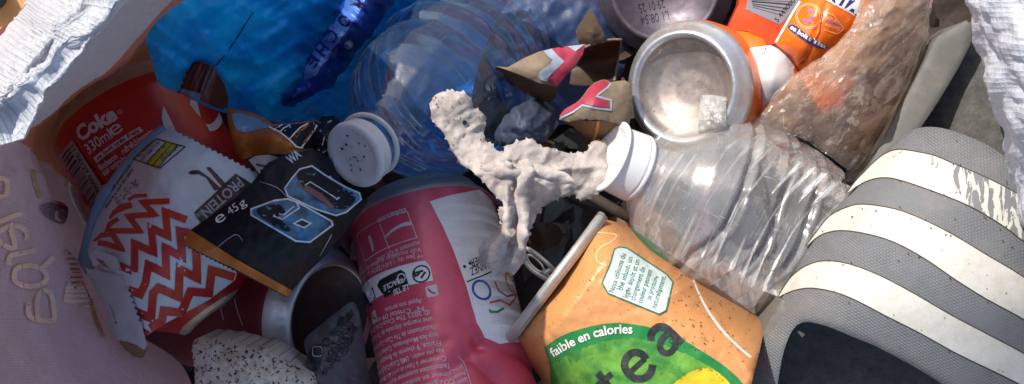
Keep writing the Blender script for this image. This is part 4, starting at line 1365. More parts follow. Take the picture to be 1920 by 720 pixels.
def ptext(s, a, b, h, bold=.02, mat=None, layer=2, fit=True):
    """Upside-down print on the can: starts at pixel a and runs round the can to pixel b's side."""
    ua, ub = pk.uv(*a), pk.uv(*b)
    v, f = glyphs(s, bold)
    if not len(v):
        return
    L = abs(ub[0] - ua[0])
    W = v[:, 0].max()
    vv = (ua[1] + ub[1]) / 2 if False else ua[1]
    sl = (ub[1] - ua[1]) / L
    q = np.stack((ua[0] - v[:, 0] / W * L, vv + v[:, 1] * h + sl * v[:, 0] / W * L), 1)
    pk.print(mb, (q, f), mat or M['can_pale'], layer, 5)
PU = pk.uvs
# white panel
pan = PU([(806, 378), (838, 368), (872, 361), (898, 356), (920, 375), (940, 420), (965, 480), (990, 540), (1010, 590)]) + PU([(1000, 625), (975, 641), (945, 640), (915, 628), (895, 604), (885, 575), (872, 530), (850, 470), (830, 425)])
pk.print(mb, poly(pan, 4), M['can_white'], 1)
pk.print(mb, stroke(PU([(875, 529), (905, 517), (925, 508)]), .6), M['ink'], 2)
ptext('SCANNEZ', (925, 486), (880, 503), 3.6, .01, M['ink'])
ptext('GAGNER', (925, 472), (880, 488), 3.4, .01, M['ink'])
for p in ((881, 494), (871, 500)):
    pk.print(mb, poly(disc(pk.uv(*p), .75, 10), 1), M['ink'], 2)
pk.print(mb, ring(pk.uv(903, 544), 4.2, 1.1), M['blue_ring'], 2)
pk.print(mb, ring(pk.uv(956, 530), 4.3, 1.1), M['ochre_ring'], 2)
pk.print(mb, stroke(PU([(927, 528), (934, 545), (950, 556), (968, 552), (955, 572), (938, 563), (918, 568)]), .95), M['rose_line'], 2)
pk.print(mb, stroke(PU([(917, 580), (920, 585), (932, 585), (944, 578)]), 1.1), M['green_line'], 2)
for a, b in (((958, 522), (976, 515)), ((960, 528), (978, 520))):
    pk.print(mb, stroke(PU([a, b]), .4), M['ink'], 3)
for k in range(24):
    p = pk.uv(random.uniform(880, 960), random.uniform(500, 600))
    pk.print(mb, stroke([p, (p[0] + random.uniform(-.8, .8), p[1] + random.uniform(-.4, .4))], .2), M['stain'], 2)
# two boxes with a bottle and a wave
ptext('coke.com', (761, 390), (708, 411), 2.6, .02)
bx = [(670, 441), (764, 397), (782, 446), (686, 490)]
pk.print(mb, stroke(PU(bx), .4, True, 3), M['can_pale'], 2)
pk.print(mb, stroke(PU([(713, 420), (731, 468)]), .4, step=3), M['can_pale'], 2)
pk.print(mb, stroke(PU([(692, 442), (697, 455), (701, 472)]), [1.6, 2.4, .8], sm=4), M['can_pale'], 2)
pk.print(mb, stroke(PU([(722, 446), (740, 430), (756, 422), (772, 419)]), [.5, 1.4, 1.6, 1.8], sm=4), M['can_pale'], 2)
# fine print, line by line
ptext('scannant le QR code.', (786, 452), (706, 486), 2.1, .01)
ptext('Voir modalités et détail des dotations en', (789, 464), (664, 524), 2.1, .01)
ptext('** Jeu du 15/01/2024 au 15/09/2024', (793, 474), (676, 532), 2.1, .01)
# sorting mark
cap = PU([(797, 490), (806, 500), (812, 526), (680, 583), (672, 578), (667, 555), (672, 546), (786, 491)])
pk.print(mb, poly(cap, 3), M['can_white'], 1)
pk.print(mb, stroke(cap, .3, True, 3), M['can_white'], 2)
blk = PU([(752, 506), (760, 511), (768, 538), (722, 558), (708, 536), (712, 526)])
pk.print(mb, poly(blk, 3), M['ink'], 2)
pk.print(mb, poly(PU([(672, 552), (684, 547), (692, 562), (700, 572), (680, 580)]), 3), M['navy'], 2)
pk.print(mb, stroke(PU([(698, 540), (704, 560)]), 2.0), M['navy'], 2); pk.print(mb, stroke(PU([(698, 543), (703, 557)]), 1.1), M['can_white'], 3)
ptext('LE TRI', (765, 533), (738, 545), 2.3, .02, M['can_white'], 3)
ptext('+FACILE', (756, 519), (719, 537), 2.3, .02, M['can_white'], 3)
pk.print(mb, ring(pk.uv(753, 522), 1.9, .5, 20), M['can_white'], 3)
pk.print(mb, ring(pk.uv(790, 514), 3.6, .7), M['ink'], 2)
for a, b in (((780, 512), (794, 508)), ((782, 518), (790, 508)), ((776, 508), (780, 520)), ((790, 522), (798, 510))):
    pk.print(mb, stroke(PU([a, b]), 1.0), M['ink'], 2)
for (x, y) in ((810, 546), (702, 594)):
    c = pk.uv(x, y)
    pk.print(mb, poly(roundrect(c[0] - 2.5, c[1] - 2.5, c[0] + 2.5, c[1] + 2.5, .9), 3), M['can_pale'], 1)
    pk.print(mb, stroke([(c[0] - 1.4, c[1] - 1.4), (c[0] - .2, c[1] + .6), (c[0] + 1.3, c[1] + 1.3)], .7, sm=3), M['maroon'], 2)
ptext('cacao', (693, 598), (668, 610), 2.0, .01)
lines = ["Appel non surtaxé", "N° Cristal 09 69 39 39 00", "© 2023 The Coca-Cola Company", "une marque déposée de The Coca-Cola", "l'autorisation de The Coca-Cola Company par", "Issy-les-Moulineaux, Cedex 9 Coca-Cola", "France, 9 chemin de Bretagne CS 8003", "Ne pas avaler. EMB Coca-Cola Europacific", "Conserver à l'abri du soleil, dans un endroit",
         "l'autorisation consommer de préférence avant la", "teneur en sodium: date sur la base du", "CO2 gazeux sous pression tous en vide"]
for i, s_ in enumerate(lines):
    ay = 552 + i * 14.2
    a = (795 + i * 5.0 if i > 1 else 790 + i * 4, ay + (8 if i < 2 else 0))
    short = (50, 0)[i > 0]
    b = (a[0] - (118 - short + (30 if i > 3 else 0)), ay + (56 if i > 3 else 46) - short * .4)
    ptext(s_, a, b, 2.15, .012)
fr = PU([(858, 664), (870, 672), (885, 720)])
pk.print(mb, stroke(fr, .35, step=3), M['can_pale'], 2)
for i in range(4):
    ptext(('Sel : teneur', 'Protéines', 'Glucides dont', 'Sucres ajoutés')[i], (868 + i * 4, 678 + i * 13), (838 + i * 3, 694 + i * 13), 2.0, .012)
mb.build('body', t)

# ------------------------------------------------------------------ dirty tissue
t = thing('used_tissue', 'dirty crumpled off-white tissue draped over the pink can', 'tissue', tuple(P(960, 340, -10)))
out = jag([(805, 195), (815, 178), (845, 170), (872, 172), (884, 187), (886, 202), (905, 210), (912, 226), (906, 250), (914, 270), (932, 280), (943, 288), (952, 270), (985, 263), (998, 260), (1012, 274), (1040, 281), (1066, 287), (1096, 288), (1108, 266), (1122, 262), (1136, 264), (1140, 320), (1126, 360), (1108, 372), (1090, 376), (1078, 364), (1050, 369), (1016, 390), (1004, 408), (991, 440), (984, 468), (986, 492), (964, 514), (945, 508), (930, 517), (912, 498), (893, 494), (902, 456), (926, 436), (941, 420), (934, 398), (946, 380), (925, 365), (908, 344), (888, 324), (864, 308), (846, 280), (830, 250), (814, 230)], 2.2, 7, 12)
def tiz(q):
    # long folds along the hanging strip and across the arm
    s1 = 3.2 * np.exp(-np.abs(q[:, 0] - (968 + .12 * (q[:, 1] - 400))) / 5) * (q[:, 1] > 300)
    s2 = 3.6 * np.exp(-np.abs(q[:, 0] - (952 + .05 * (q[:, 1] - 400))) / 6) * (q[:, 1] > 320) * (q[:, 1] < 460)
    s3 = 2.5 * np.exp(-np.abs(q[:, 1] - (322 - .06 * (q[:, 0] - 960))) / 7) * (q[:, 0] > 880)
    return -s1 + s2 + s3
s = Sheet(out, [(805, 195, 16), (870, 200, 22), (850, 260, 20), (900, 260, 18), (920, 320, 26), (960, 300, 20), (985, 265, 14), (960, 360, 32), (1040, 330, 12), (1090, 300, 8), (1130, 290, 2), (1120, 350, 8), (960, 430, 28), (910, 480, 16), (970, 500, 26), (1060, 365, 6)], M['tissue'], 4,
          wr=[(3.0, 90, 81, False), (1.6, 60, 83, True, 1.0, 3.5), (-1.5, 44, 84, True, .5, 2.6), (-.5, 18, 82, True, 1.2, 2.5)], curl=1.4, curlw=4, skirt=1.5, extra=tiz)
TIS = s
s.print(poly(jag(disc((871, 230), 4, 9, 5), 1, 2, 1), 2), M['ink'], 1)
for k in range(40):
    x, y = random.uniform(815, 905), random.uniform(180, 330)
    s.print(stroke([(x, y), (x + random.uniform(-3, 3), y + random.uniform(-5, 5))], random.uniform(.8, 2)), M['stick'], 1, clip=out)
part(t, 'sheet', s)

for pl, zz in (([(936, 318), (948, 300), (962, 306), (966, 340), (962, 400), (954, 450), (946, 486), (930, 506), (914, 492), (918, 460), (938, 440), (944, 400), (940, 360)], 36),
        ([(972, 304), (990, 298), (1002, 318), (1000, 350), (992, 390), (990, 440), (984, 486), (970, 508), (960, 496), (966, 450), (972, 400), (968, 350)], 35),
        ([(900, 316), (930, 300), (960, 312), (1000, 306), (1048, 318), (1084, 340), (1056, 346), (1010, 334), (960, 334), (920, 336)], 33)):
    s = Sheet(jag(pl, 2.0, 9, 31), [(*p, zz - 5 + 3 * ((k * 7) % 3)) for k, p in enumerate(pl)], M['tissue'], 4, wr=[(1.0, 60, 85, True, 1.3, 3), (-.7, 24, 86, True, 1.3, 3)], curl=2.4, curlw=5, skirt=.8)
    part(t, 'fold', s)
# torn fibres along the tissue's edge
mb = MB()
rs = resample(out, 5)
ctr = np.array(rs).mean(0)
fr_ = random.Random(44)
zz = TIS.z(np.array(rs))
for i in range(len(rs)):
    if fr_.random() < .25:
        a, b = np.array(rs[i - 1]), np.array(rs[(i + 1) % len(rs)])
        d = b - a; d = d / max(np.hypot(*d), 1e-6); n = np.array((d[1], -d[0]))
        if inside([np.array(rs[i]) + n * 2], [out])[0]:
            n = -n
        L = fr_.uniform(1, 5); w = fr_.uniform(2.5, 6); k = fr_.uniform(-4, 4)
        q = [np.array(rs[i]) - d * w - n * 2, np.array(rs[i]) + d * w - n * 2, np.array(rs[i]) + d * (w * .4 + k * .5) + n * L * .6, np.array(rs[i]) + n * L + d * k]
        z0 = zz[i]
        mb.add([P(q[0][0], q[0][1], z0 + .2), P(q[1][0], q[1][1], z0 + .2), P(q[2][0], q[2][1], z0 - fr_.uniform(0, 1.5)), P(q[3][0], q[3][1], z0 - fr_.uniform(0, 3))], Sheet.ori([P(*p, 0) for p in q], [(0, 1, 2), (0, 2, 3)]), M['tissue'])
mb.build('torn_edge', t)

# ------------------------------------------------------------------ torn cardboard pieces
t = thing('cardboard_tube', 'curled torn brown cardboard with a rose and grey chevron, open dark end', 'cardboard', tuple(P(1020, 140, -50)))
face = [(930, 124), (952, 126), (980, 110), (1012, 96), (1034, 91), (1066, 86), (1098, 83), (1092, 104), (1078, 126), (1060, 142), (1045, 162), (1010, 155), (975, 140)]
s = Sheet(face, [(930, 124, -6), (1034, 91, 2), (1098, 83, 0), (1045, 162, 4), (980, 140, 4), (1020, 120, 8)], M['card'], 5, wr=[(1.0, 40, 91), (.4, 16, 92, True)], curl=1.6, curlw=7, skirt=1.5)
s.print(poly([(1034, 91), (1066, 87), (1078, 96), (1096, 84), (1093, 102), (1072, 128), (1057, 147), (1045, 162), (1028, 155), (1028, 144), (1042, 130), (1056, 115), (1046, 104)], 5), M['card_rose'], 1, clip=face)
s.print(poly([(1019, 96), (1034, 91), (1046, 104), (1058, 115), (1044, 129), (1028, 145), (1027, 153), (1014, 150), (1008, 143), (1012, 135), (1032, 119), (1036, 112), (1028, 106)], 5), M['card_grey'], 2, clip=face)
s.print(poly([(1064, 87), (1096, 83), (1079, 96)], 5), M['card_grey'], 2, clip=face)
part(t, 'printed_face', s)
s = Sheet(smooth([(931, 126), (976, 142), (1012, 157), (1045, 164), (1034, 190), (1010, 186), (985, 174), (950, 154), (935, 142)], 3), [(931, 126, -8), (1045, 164, 1), (1034, 190, -14), (950, 154, -16)], M['card_edge'], 5, wr=[(.6, 24, 92, True)], skirt=2)
part(t, 'side_wall', s)
# curled shell
V = []; Fc = []
nn, mm = 26, 14
for i in range(nn + 1):
    a = math.pi * (i / nn)
    for j in range(mm + 1):
        f = j / mm
        c = np.array((1072, 128)) * (1 - f) + np.array((1158, 112)) * f
        up = np.array((math.sin(.15), -math.cos(.15)))
        w = 30 + 12 * math.sin(f * 2.4)
        q = c + up * w * math.cos(a)
        V.append(P(q[0], q[1], -16 - 26 * math.sin(a) + 2 * math.sin(f * 5)))
Fc = [(i * (mm + 1) + j, i * (mm + 1) + j + 1, (i + 1) * (mm + 1) + j + 1, (i + 1) * (mm + 1) + j) for i in range(nn) for j in range(mm)]
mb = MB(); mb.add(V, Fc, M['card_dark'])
tube(mb, [V[i * (mm + 1) + mm] for i in range(nn + 1)], .7, M['card'], 6)
tube(mb, [V[j] for j in range(mm + 1)], .6, M['card'], 6)
mb.build('curled_shell', t)

t = thing('cardboard_scrap', 'torn cardboard scrap with a rose arrow print, above the clear bottle cap', 'cardboard', tuple(P(1120, 200, -40)))
face = smooth([(1048, 224), (1056, 208), (1086, 188), (1108, 160), (1132, 149), (1144, 154)], 3, False) + smooth([(1150, 153), (1172, 151), (1183, 160), (1185, 185), (1184, 215), (1180, 232)], 3, False) + jag([(1160, 232), (1130, 224), (1088, 224), (1062, 229)], 1, 6, 3, False)
s = Sheet(face, [(1048, 224, 6), (1132, 149, 2), (1180, 155, 0), (1182, 230, 4), (1110, 224, 12), (1120, 190, 12)], M['card'], 5, wr=[(1.0, 36, 93), (.4, 16, 94, True)], curl=2.0, curlw=8, skirt=1.5)
s.print(poly([(1049, 217), (1060, 204), (1088, 188), (1108, 160), (1132, 149), (1142, 155), (1136, 166), (1114, 182), (1138, 186), (1144, 202), (1118, 200), (1092, 194), (1072, 208), (1052, 218)], 5), M['card_rose'], 1, clip=face)
s.print(stroke([(1051, 221), (1074, 210), (1092, 197), (1118, 203), (1146, 206), (1146, 188), (1118, 180), (1138, 165), (1145, 157)], 3.5), M['card_grey'], 2, clip=face)
part(t, 'printed_face', s)
s = Sheet(jag([(1056, 228), (1090, 226), (1130, 226), (1180, 232), (1168, 246), (1140, 254), (1118, 270), (1096, 252), (1074, 238)], 2, 7, 6), [(1056, 228, 2), (1180, 232, 0), (1118, 268, -10), (1110, 240, 2)], M['card_edge'], 5, wr=[(.8, 22, 94, True)], skirt=1.5)
s.print(stroke([(1122, 228), (1118, 250), (1112, 266)], 5), M['orange_foil'], 1)
part(t, 'lower_edge', s)

t = thing('dry_leaf', 'dark brown dry leaf tip standing against the blue bag', 'leaf', tuple(P(1105, 55, -50)))
s = Sheet(jag([(1105, 15), (1118, 34), (1130, 56), (1138, 78), (1112, 84), (1086, 82), (1080, 56), (1092, 36)], 1.2, 6, 2), [(1105, 15, -30), (1138, 80, -16), (1084, 80, -20), (1106, 60, -12)], M['leaf'], 4, wr=[(1.2, 26, 95, True)], skirt=.6)
part(t, 'blade', s)
t = thing('dry_leaf', 'curled brown leaf in the dark gap above the pull tab can', 'leaf', tuple(P(1030, 440, -70)))
s = Sheet(jag(smooth([(985, 432), (1008, 416), (1040, 420), (1056, 440), (1040, 462), (1006, 470), (990, 455)], 3), 1.5, 6, 2), [(985, 432, -44), (1040, 420, -40), (1056, 440, -46), (1020, 445, -34), (1000, 470, -44)], M['leaf'], 4, wr=[(1.5, 30, 96, True)], skirt=.6)
part(t, 'blade', s)
t = thing('twig', 'short grey-brown stick in the dark gap beside the clear bottle neck', 'stick', tuple(P(1150, 395, -60)))
mb = MB()
tube(mb, [P(1080, 352, -40), P(1110, 368, -38), P(1150, 392, -38), P(1212, 424, -40)], [1.6, 2.6, 2.6, 2.4], M['stick'], 10)
mb.build('stem', t)
t = thing('paper_wad', 'dull navy crumpled paper wad between the bottle and the torn cardboard', 'paper', tuple(P(990, 220, -60)))
s = Sheet(jag(smooth([(925, 262), (940, 228), (972, 196), (1012, 186), (1040, 204), (1046, 232), (1024, 262), (980, 272), (945, 276)], 3), 2, 7, 3), [(925, 262, -10), (1012, 186, -18), (1046, 232, -16), (985, 230, 2), (950, 274, -6)], M['navy_paper'], 4, wr=[(2.2, 36, 97, True), (.9, 14, 98, True)], curl=3, curlw=8)
part(t, 'sheet', s)
# ------------------------------------------------------------------ shaded can base and the orange can
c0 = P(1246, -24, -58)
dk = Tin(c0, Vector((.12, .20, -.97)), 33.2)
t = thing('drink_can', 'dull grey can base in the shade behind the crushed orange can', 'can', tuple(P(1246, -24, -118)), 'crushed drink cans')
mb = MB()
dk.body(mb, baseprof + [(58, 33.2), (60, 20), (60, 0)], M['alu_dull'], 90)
for i, s_ in enumerate(('L1 08:54', '29 01 25')):
    v, f = textpx(s_, (1252 - i * 8, 20 - i * 22), (1200 - i * 4, 30 - i * 22), 17, -.01)
    bvd = BVHTree.FromPolygons([Vector(q) for q in mb.v], mb.f) if i == 0 else bvd
    a, b, c = onto(bvd, (v, f), .25); mb.add(a, b, M['ink'])
mb.build('body', t)

t = thing('drink_can', 'crushed orange soda can, its silver base turned to the viewer', 'can', tuple(P(1400, 140, -60)), 'crushed drink cans')
c0 = P(1280, 165, 2)
oc = Tin(c0, Vector((.52, .10, -.85)), 33.2)
mb = MB()
oc.body(mb, [(10.5, 0), (10.2, 8), (8.4, 15), (4.6, 20), (1.6, 21.4), (-.4, 22.4), (-.6, 23.6), (0.6, 24.6), (3.5, 26.4), (6, 28.6), (8, 28.8), (14, 29), (24, 28), (36, 22), (46, 18), (50, 8)], M['alu'], 100,
    matv=lambda v, r: M['alu_base'] if r < 21.5 and v < 11 else (M['alu'] if v < 8.6 else M['fanta']), vstep=1.2)
mb.build('base', t)
mb = MB()
out = [(1346, 60), (1372, 56), (1402, 60), (1430, 72), (1440, 88), (1462, 82), (1484, 100), (1500, 124), (1496, 160), (1470, 186), (1438, 206), (1412, 228), (1404, 220), (1402, 190), (1394, 140), (1374, 92)]
s = Sheet(out, [(1346, 60, -10), (1402, 60, -4), (1440, 88, 2), (1500, 124, -4), (1410, 228, -16), (1400, 150, -2), (1445, 150, 6), (1380, 80, -2)], M['fanta'], 5, wr=[(.5, 34, 101)], curl=1.2, curlw=6, mb=mb, skirt=14)
s.print(poly([(1392, 92), (1434, 86), (1462, 82), (1480, 98), (1491, 118), (1488, 150), (1462, 178), (1436, 196), (1424, 202), (1416, 160), (1406, 122)], 5), M['can_white'], 1)
s.print(stroke([(1436, 88), (1434, 98), (1428, 104)], 1.6), M['stain'], 2)
s.print(textpx('range', (1492, 150), (1476, 98), 12, .03), M['can_white'], 2, clip=out)
s = Sheet([(1385, 8), (1392, -30), (1500, -30), (1508, -4), (1480, 40), (1456, 82), (1438, 84), (1428, 70), (1400, 58), (1364, 55)], [(1385, 8, -30), (1500, -30, -16), (1508, 0, 4), (1456, 82, 4), (1364, 55, -22), (1410, 30, -22)], M['fanta_shade'], 5, wr=[(.5, 40, 102)], mb=mb, skirt=8)
cd = [(1398, 18), (1404, -12), (1502, -12), (1494, 8), (1474, 36), (1462, 46)]
s.print(poly(cd, 6), M['code_shade'], 1)
rr = random.Random(4)
y = 0.0
while y < 1:
    w = rr.choice([1.2, 2.2, 3.2]); 
    p0 = np.array((1408, -6)) * (1 - y) + np.array((1412, 16)) * y; p1 = np.array((1496, -8)) * (1 - y) + np.array((1464, 34)) * y
    s.print(stroke([p0, p1], w * .8), M['ink'], 2, clip=cd); y += (w + 2.4) / 30
s.print(textpx('5 449000', (1458, 42), (1492, 2), 9, .01), M['ink'], 2)
fo = smooth([(1454, 82), (1470, 52), (1486, 24)], 3, False) + [(1502, 0), (1512, -20), (1646, -20), (1640, 10), (1620, 60), (1600, 110), (1604, 150), (1580, 206), (1545, 214), (1520, 180), (1500, 128), (1486, 104)]
s = Sheet(fo, [(1454, 82, 4), (1512, -20, 6), (1486, 24, 6), (1530, 20, 16), (1512, 90, 12), (1500, 126, 2), (1640, -10, 6), (1600, 90, 4), (1560, 60, 14), (1560, 200, -4), (1600, 150, -4)], M['fanta'], 5, wr=[(.6, 50, 103, True)], mb=mb, skirt=18, curl=1.5, curlw=6,
          extra=lambda q: -1.6 * np.exp(-np.abs(q[:, 0] - (1546 - .36 * (q[:, 1] - 15))) / 4))
s.print(stroke([(1454, 80), (1470, 52), (1486, 24), (1500, 2)], 4), M['can_white'], 1)
s.print(stroke([(1546, 15), (1540, 34), (1537, 60), (1522, 88), (1512, 112), (1498, 122)], 2), M['maroon'], 1)
s.print(poly(smooth([(1552, -20), (1556, 2), (1574, 14), (1596, 26), (1608, 32), (1614, 22), (1612, 4), (1600, -20)], 3), 6), M['can_white'], 1)
s.print(poly(smooth([(1556, -20), (1560, 2), (1578, 12), (1598, 23), (1605, 30), (1611, 22), (1606, 8), (1590, -20)], 3), 6), M['navy'], 2)
s.print(textpx('FANTA', (1523, -14), (1608, 26), 24, .06, shear=.15), M['can_white'], 3, clip=fo)
s.print(poly([(1566, -10), (1578, -6), (1584, 0), (1570, -2)], 4), M['tea_green'], 4)
s.print(ring((1516, 30), 21, 1.4, 40), M['pale_orange'], 1); s.print(ring((1516, 30), 24, 1, 40), M['pale_orange'], 1)
for k in range(8):
    x, y = 1516 + random.uniform(-10, 10), 26 + random.uniform(-10, 8)
    s.print(stroke([(x, y), (x + random.uniform(-6, 6), y + random.uniform(-6, 6))], 2.4), M['violet'], 1)
s.print(stroke([(1506, 36), (1516, 42), (1520, 38)], 5), M['violet'], 1)
s.print(stroke([(1548, 22), (1562, 28), (1572, 40), (1582, 54), (1570, 64), (1546, 56)], 1.2), M['pale_orange'], 1)
for i in range(3):
    s.print(textpx(('NATUREL', 'ARÔMES', 'AGRUMES')[i], (1546, 34 + i * 7), (1574, 46 + i * 6), 6, .0), M['violet'] if i == 1 else M['pale_orange'], 1)
s.print(poly(smooth([(1478, 54), (1482, 46), (1492, 48), (1512, 64), (1530, 76), (1550, 84), (1548, 92), (1528, 88), (1504, 74)], 3), 5), M['navy'], 1)
s.print(textpx('se boit', (1481, 53), (1513, 74), 8, .04), M['can_white'], 2)
s.print(textpx('très frais', (1515, 75), (1547, 91), 8, .04), M['can_white'], 2)
mb.build('crushed_body', t)
t = thing('pale_sheet', 'small pale hazy sheet hanging over the can base edge', 'tape', tuple(P(1340, 210, 0)))  # thin pale see-through sheet over the edge of the base
out = [(1312, 178), (1338, 178), (1362, 182), (1362, 236), (1340, 244), (1309, 248), (1311, 210)]
s = Sheet(out, [(1312, 178, 6), (1362, 182, 9), (1309, 248, 11), (1360, 240, 14), (1335, 212, 12)], M['tape'], 4, wr=[(1.0, 22, 104, True)], skirt=.4, curl=1.0, curlw=5)
part(t, 'strip', s)

# ------------------------------------------------------------------ clear bottle
ca = P(1143, 293, 6)
dirc = Vector((.87, -.36, -.34)).normalized()
def dent_clear(th, v):
    k = min(1, max(0, (v - 14) / 12))
    d = 1.3 * noise.noise(Vector((math.cos(th) * 1.3, math.sin(th) * 1.3, v / 26)))
    d += 1.3 * (1 - 2.4 * abs(noise.noise(Vector((math.cos(th) * 1.1 + 3, math.sin(th) * 1.1, v / 30))))) * min(1, max(0, (v - 34) / 12))
    # crushed ribs: rings that wander along the body
    vv = v + 5.5 * math.sin(th * 1.0 + .6) + 5.0 * noise.noise(Vector((math.cos(th) * 1.5, math.sin(th) * 1.5, 8)))
    for c, dep, w in ((46, 2.2, 1.5), (65, 3.2, 1.8), (80, 2.8, 1.7), (97, 2.4, 1.7), (110, 2.0, 1.6)):
        x = abs(vv - c)
        d -= dep * math.exp(-(x / w) ** 2)
        d += .8 * math.exp(-((x - 3.0) / 1.2) ** 2)
    d -= 3.4 * math.exp(-((th + .25) / .42) ** 2 - ((v - 66) / 8) ** 2)
    # panel outline pressed into the side
    d -= 1.5 * math.exp(-abs(math.hypot((th - .05) * 30, (v - 52) * 1.0) - 9) / 1.1)
    # a few sharp crush creases
    for (t0, v0, t1, v1, dp) in ((-.6, 50, .2, 70, 1.8), (.3, 66, .9, 92, 2.0), (.9, 46, .5, 78, 1.6), (-.9, 64, -.3, 96, 1.8), (-.2, 80, .6, 106, 1.6)):
        ax, ay, bx, by = t0 * 35, v0, t1 * 35, v1
        t = min(1, max(0, ((th * 35 - ax) * (bx - ax) + (v - ay) * (by - ay)) / ((bx - ax) ** 2 + (by - ay) ** 2)))
        d -= dp * math.exp(-math.hypot(th * 35 - ax - t * (bx - ax), v - ay - t * (by - ay)) / 1.3)
    return d * k
prof = [(4, 12.4), (13, 12.6), (15, 13.2), (18, 15.5), (22, 20.5), (27, 26.5), (33, 31.8), (39, 35.6), (46, 38.4), (54, 39.8), (64, 39.8), (80, 38.4), (95, 37), (111, 35.4), (120, 33), (124, 30), (126, 22), (124, 10), (123, 0)]
capc = [(1.6, 0), (1.4, 10), (.4, 12), (-.5, 13.4), (-.5, 15.2), (.1, 15.8), (.7, 15.7), (1.3, 14.6), (2.2, 14.1), (11.4, 14.7), (11.8, 14.4), (12.1, 14.8), (14.0, 14.8), (14.4, 13.2)]
t, cb = make_bottle('plastic_bottle', 'clear crushed plastic bottle with ribs and a clean white cap, beside the slide', tuple(ca), dirc, prof, capc, M['bottle_clear'], M['cap_bright'], None, dent_clear, nth=200)

# ------------------------------------------------------------------ crinkled clear bag
t = thing('plastic_bag', 'brownish dusty crinkled clear plastic bag between orange can and slide', 'bag', tuple(P(1580, 180, -30)))
out = jag(smooth([(1424, 226), (1440, 194), (1466, 160), (1500, 132), (1540, 106), (1566, 84), (1592, 56), (1608, 26), (1622, -20), (1680, -30), (1745, -20), (1742, 40), (1738, 90), (1722, 146), (1690, 196), (1664, 244), (1640, 286), (1618, 310), (1590, 318), (1566, 300), (1530, 276), (1490, 254), (1450, 240)], 3), 1.6, 8, 14)
bg_ = [(1424, 226, 12), (1500, 132, 24), (1590, 60, 26), (1640, 0, 20), (1745, 0, 0), (1735, 100, -6), (1660, 245, -4), (1600, 318, 0), (1500, 250, 12), (1560, 180, 40), (1600, 140, 42), (1640, 80, 32), (1680, 60, 22)]
s = Sheet(out, bg_, M['bag_clear'], 4, wr=[(5, 90, 111, True, .95, 2.4), (3.4, 40, 112, True, .8, 3.0), (1.3, 20, 113, True, .9, 2.6)], curl=4, curlw=10, skirt=.6, film=True)
part(t, 'front_film', s)
s = Sheet(jag([(x + (1580 - x) * .04, y + (170 - y) * .04) for x, y in out[::2]], 2, 12, 3), [(a, b, c - 12) for a, b, c in bg_], M['bag_back'], 6, wr=[(3.5, 70, 115, True, .8, 2.2), (.8, 34, 116, True, .8, 2.5)], curl=3, curlw=10, skirt=.6, film=True)
part(t, 'back_film', s)

# ------------------------------------------------------------------ orange tea can
t = thing('drink_can', 'dented orange iced tea can with green leaf print and lifted pull tab', 'can', tuple(P(1200, 600, -40)), 'crushed drink cans')
out = smooth([(1126, 408), (1146, 414), (1164, 419), (1182, 426)], 3, False) + [(1240, 466), (1300, 506), (1370, 556), (1436, 604), (1424, 660), (1404, 740), (1380, 800), (1060, 800), (1032, 740), (1010, 704), (992, 680), (984, 660), (962, 632)]
def tz(q):
    # a can lying on its side, pressed flat: a sloping shoulder behind the rim, then a broad flat side with rounded edges
    q = np.asarray(q, float)
    x, y = q[:, 0] - 1043, q[:, 1] - 517
    t = x * .80 + y * .60; sd = x * -.60 + y * .80
    lo = -143 - .02 * t; hi = 143 + .22 * t
    c, w = (lo + hi) / 2, (hi - lo) / 2
    u = np.clip(np.abs((sd - c) / w), 0, 1.15)
    sh = np.interp(t, [-20, 0, 12, 52, 58, 300], [16, 17, 19, 33, 34, 38])
    return 2 + sh * (1 - u ** 4.2) + .03 * (sd - c) * -1
def creas(q):
    d2 = np.abs((q[:, 1] - 436) - (q[:, 0] - 1186) * 1.9) / 2.1
    d3 = np.abs((q[:, 0] - 1250) * .50 + (q[:, 1] - 560) * .87)
    d4 = np.abs((q[:, 0] - 1040) * .80 - (q[:, 1] - 640) * .6)
    d5 = np.abs((q[:, 0] - 1296) * .86 - (q[:, 1] - 513) * .5)
    return -1.2 * np.exp(-d2 / 4) * (q[:, 1] < 520) + 1.1 * np.exp(-d3 / 4) * np.clip((q[:, 0] - 1230) / 40, 0, 1) - 1.2 * np.exp(-d4 / 4) * np.clip((q[:, 1] - 590) / 30, 0, 1) + .8 * np.exp(-d5 / 4)
s = Sheet(out, None, M['tea_orange'], 5, zf=tz, wr=[(.5, 80, 121, False), (.3, 30, 122, True)], curl=2, curlw=5, skirt=26, extra=creas)
tea = s
g1 = smooth([(1020, 652), (1051, 631), (1095, 615), (1144, 606), (1189, 608), (1233, 618), (1278, 636), (1322, 662), (1362, 689), (1392, 718), (1420, 760)], 4, False)
s.print(poly(g1 + [(1390, 800), (1060, 800), (1034, 740), (1030, 680)], 7), M['tea_green'], 1, clip=out)
g2 = smooth([(1032, 686), (1073, 662), (1118, 644), (1171, 634), (1224, 640), (1287, 664), (1331, 688), (1367, 716), (1390, 760)], 4, False)
s.print(poly(jag(g2 + [(1370, 800), (1070, 800), (1044, 750)], 1.5, 6, 3), 6), M['tea_leaf'], 2, clip=out)
s.print(poly(smooth([(1252, 730), (1280, 706), (1309, 692), (1336, 692), (1366, 716), (1386, 750)], 3, False) + [(1370, 800), (1240, 800)], 6), M['tea_yellow'], 3, clip=out)
v, f = text('faible en calories', (0, 0), (1, 0), 1, .02)
v, f = cut((v, f), .12)
W = v[:, 0].max()
base = np.array(smooth([(1037, 670), (1068, 652), (1108, 635), (1148, 626), (1186, 625)], 8, False))
bl_ = np.concatenate(([0], np.cumsum(np.hypot(*np.diff(base, axis=0).T))))
q = []
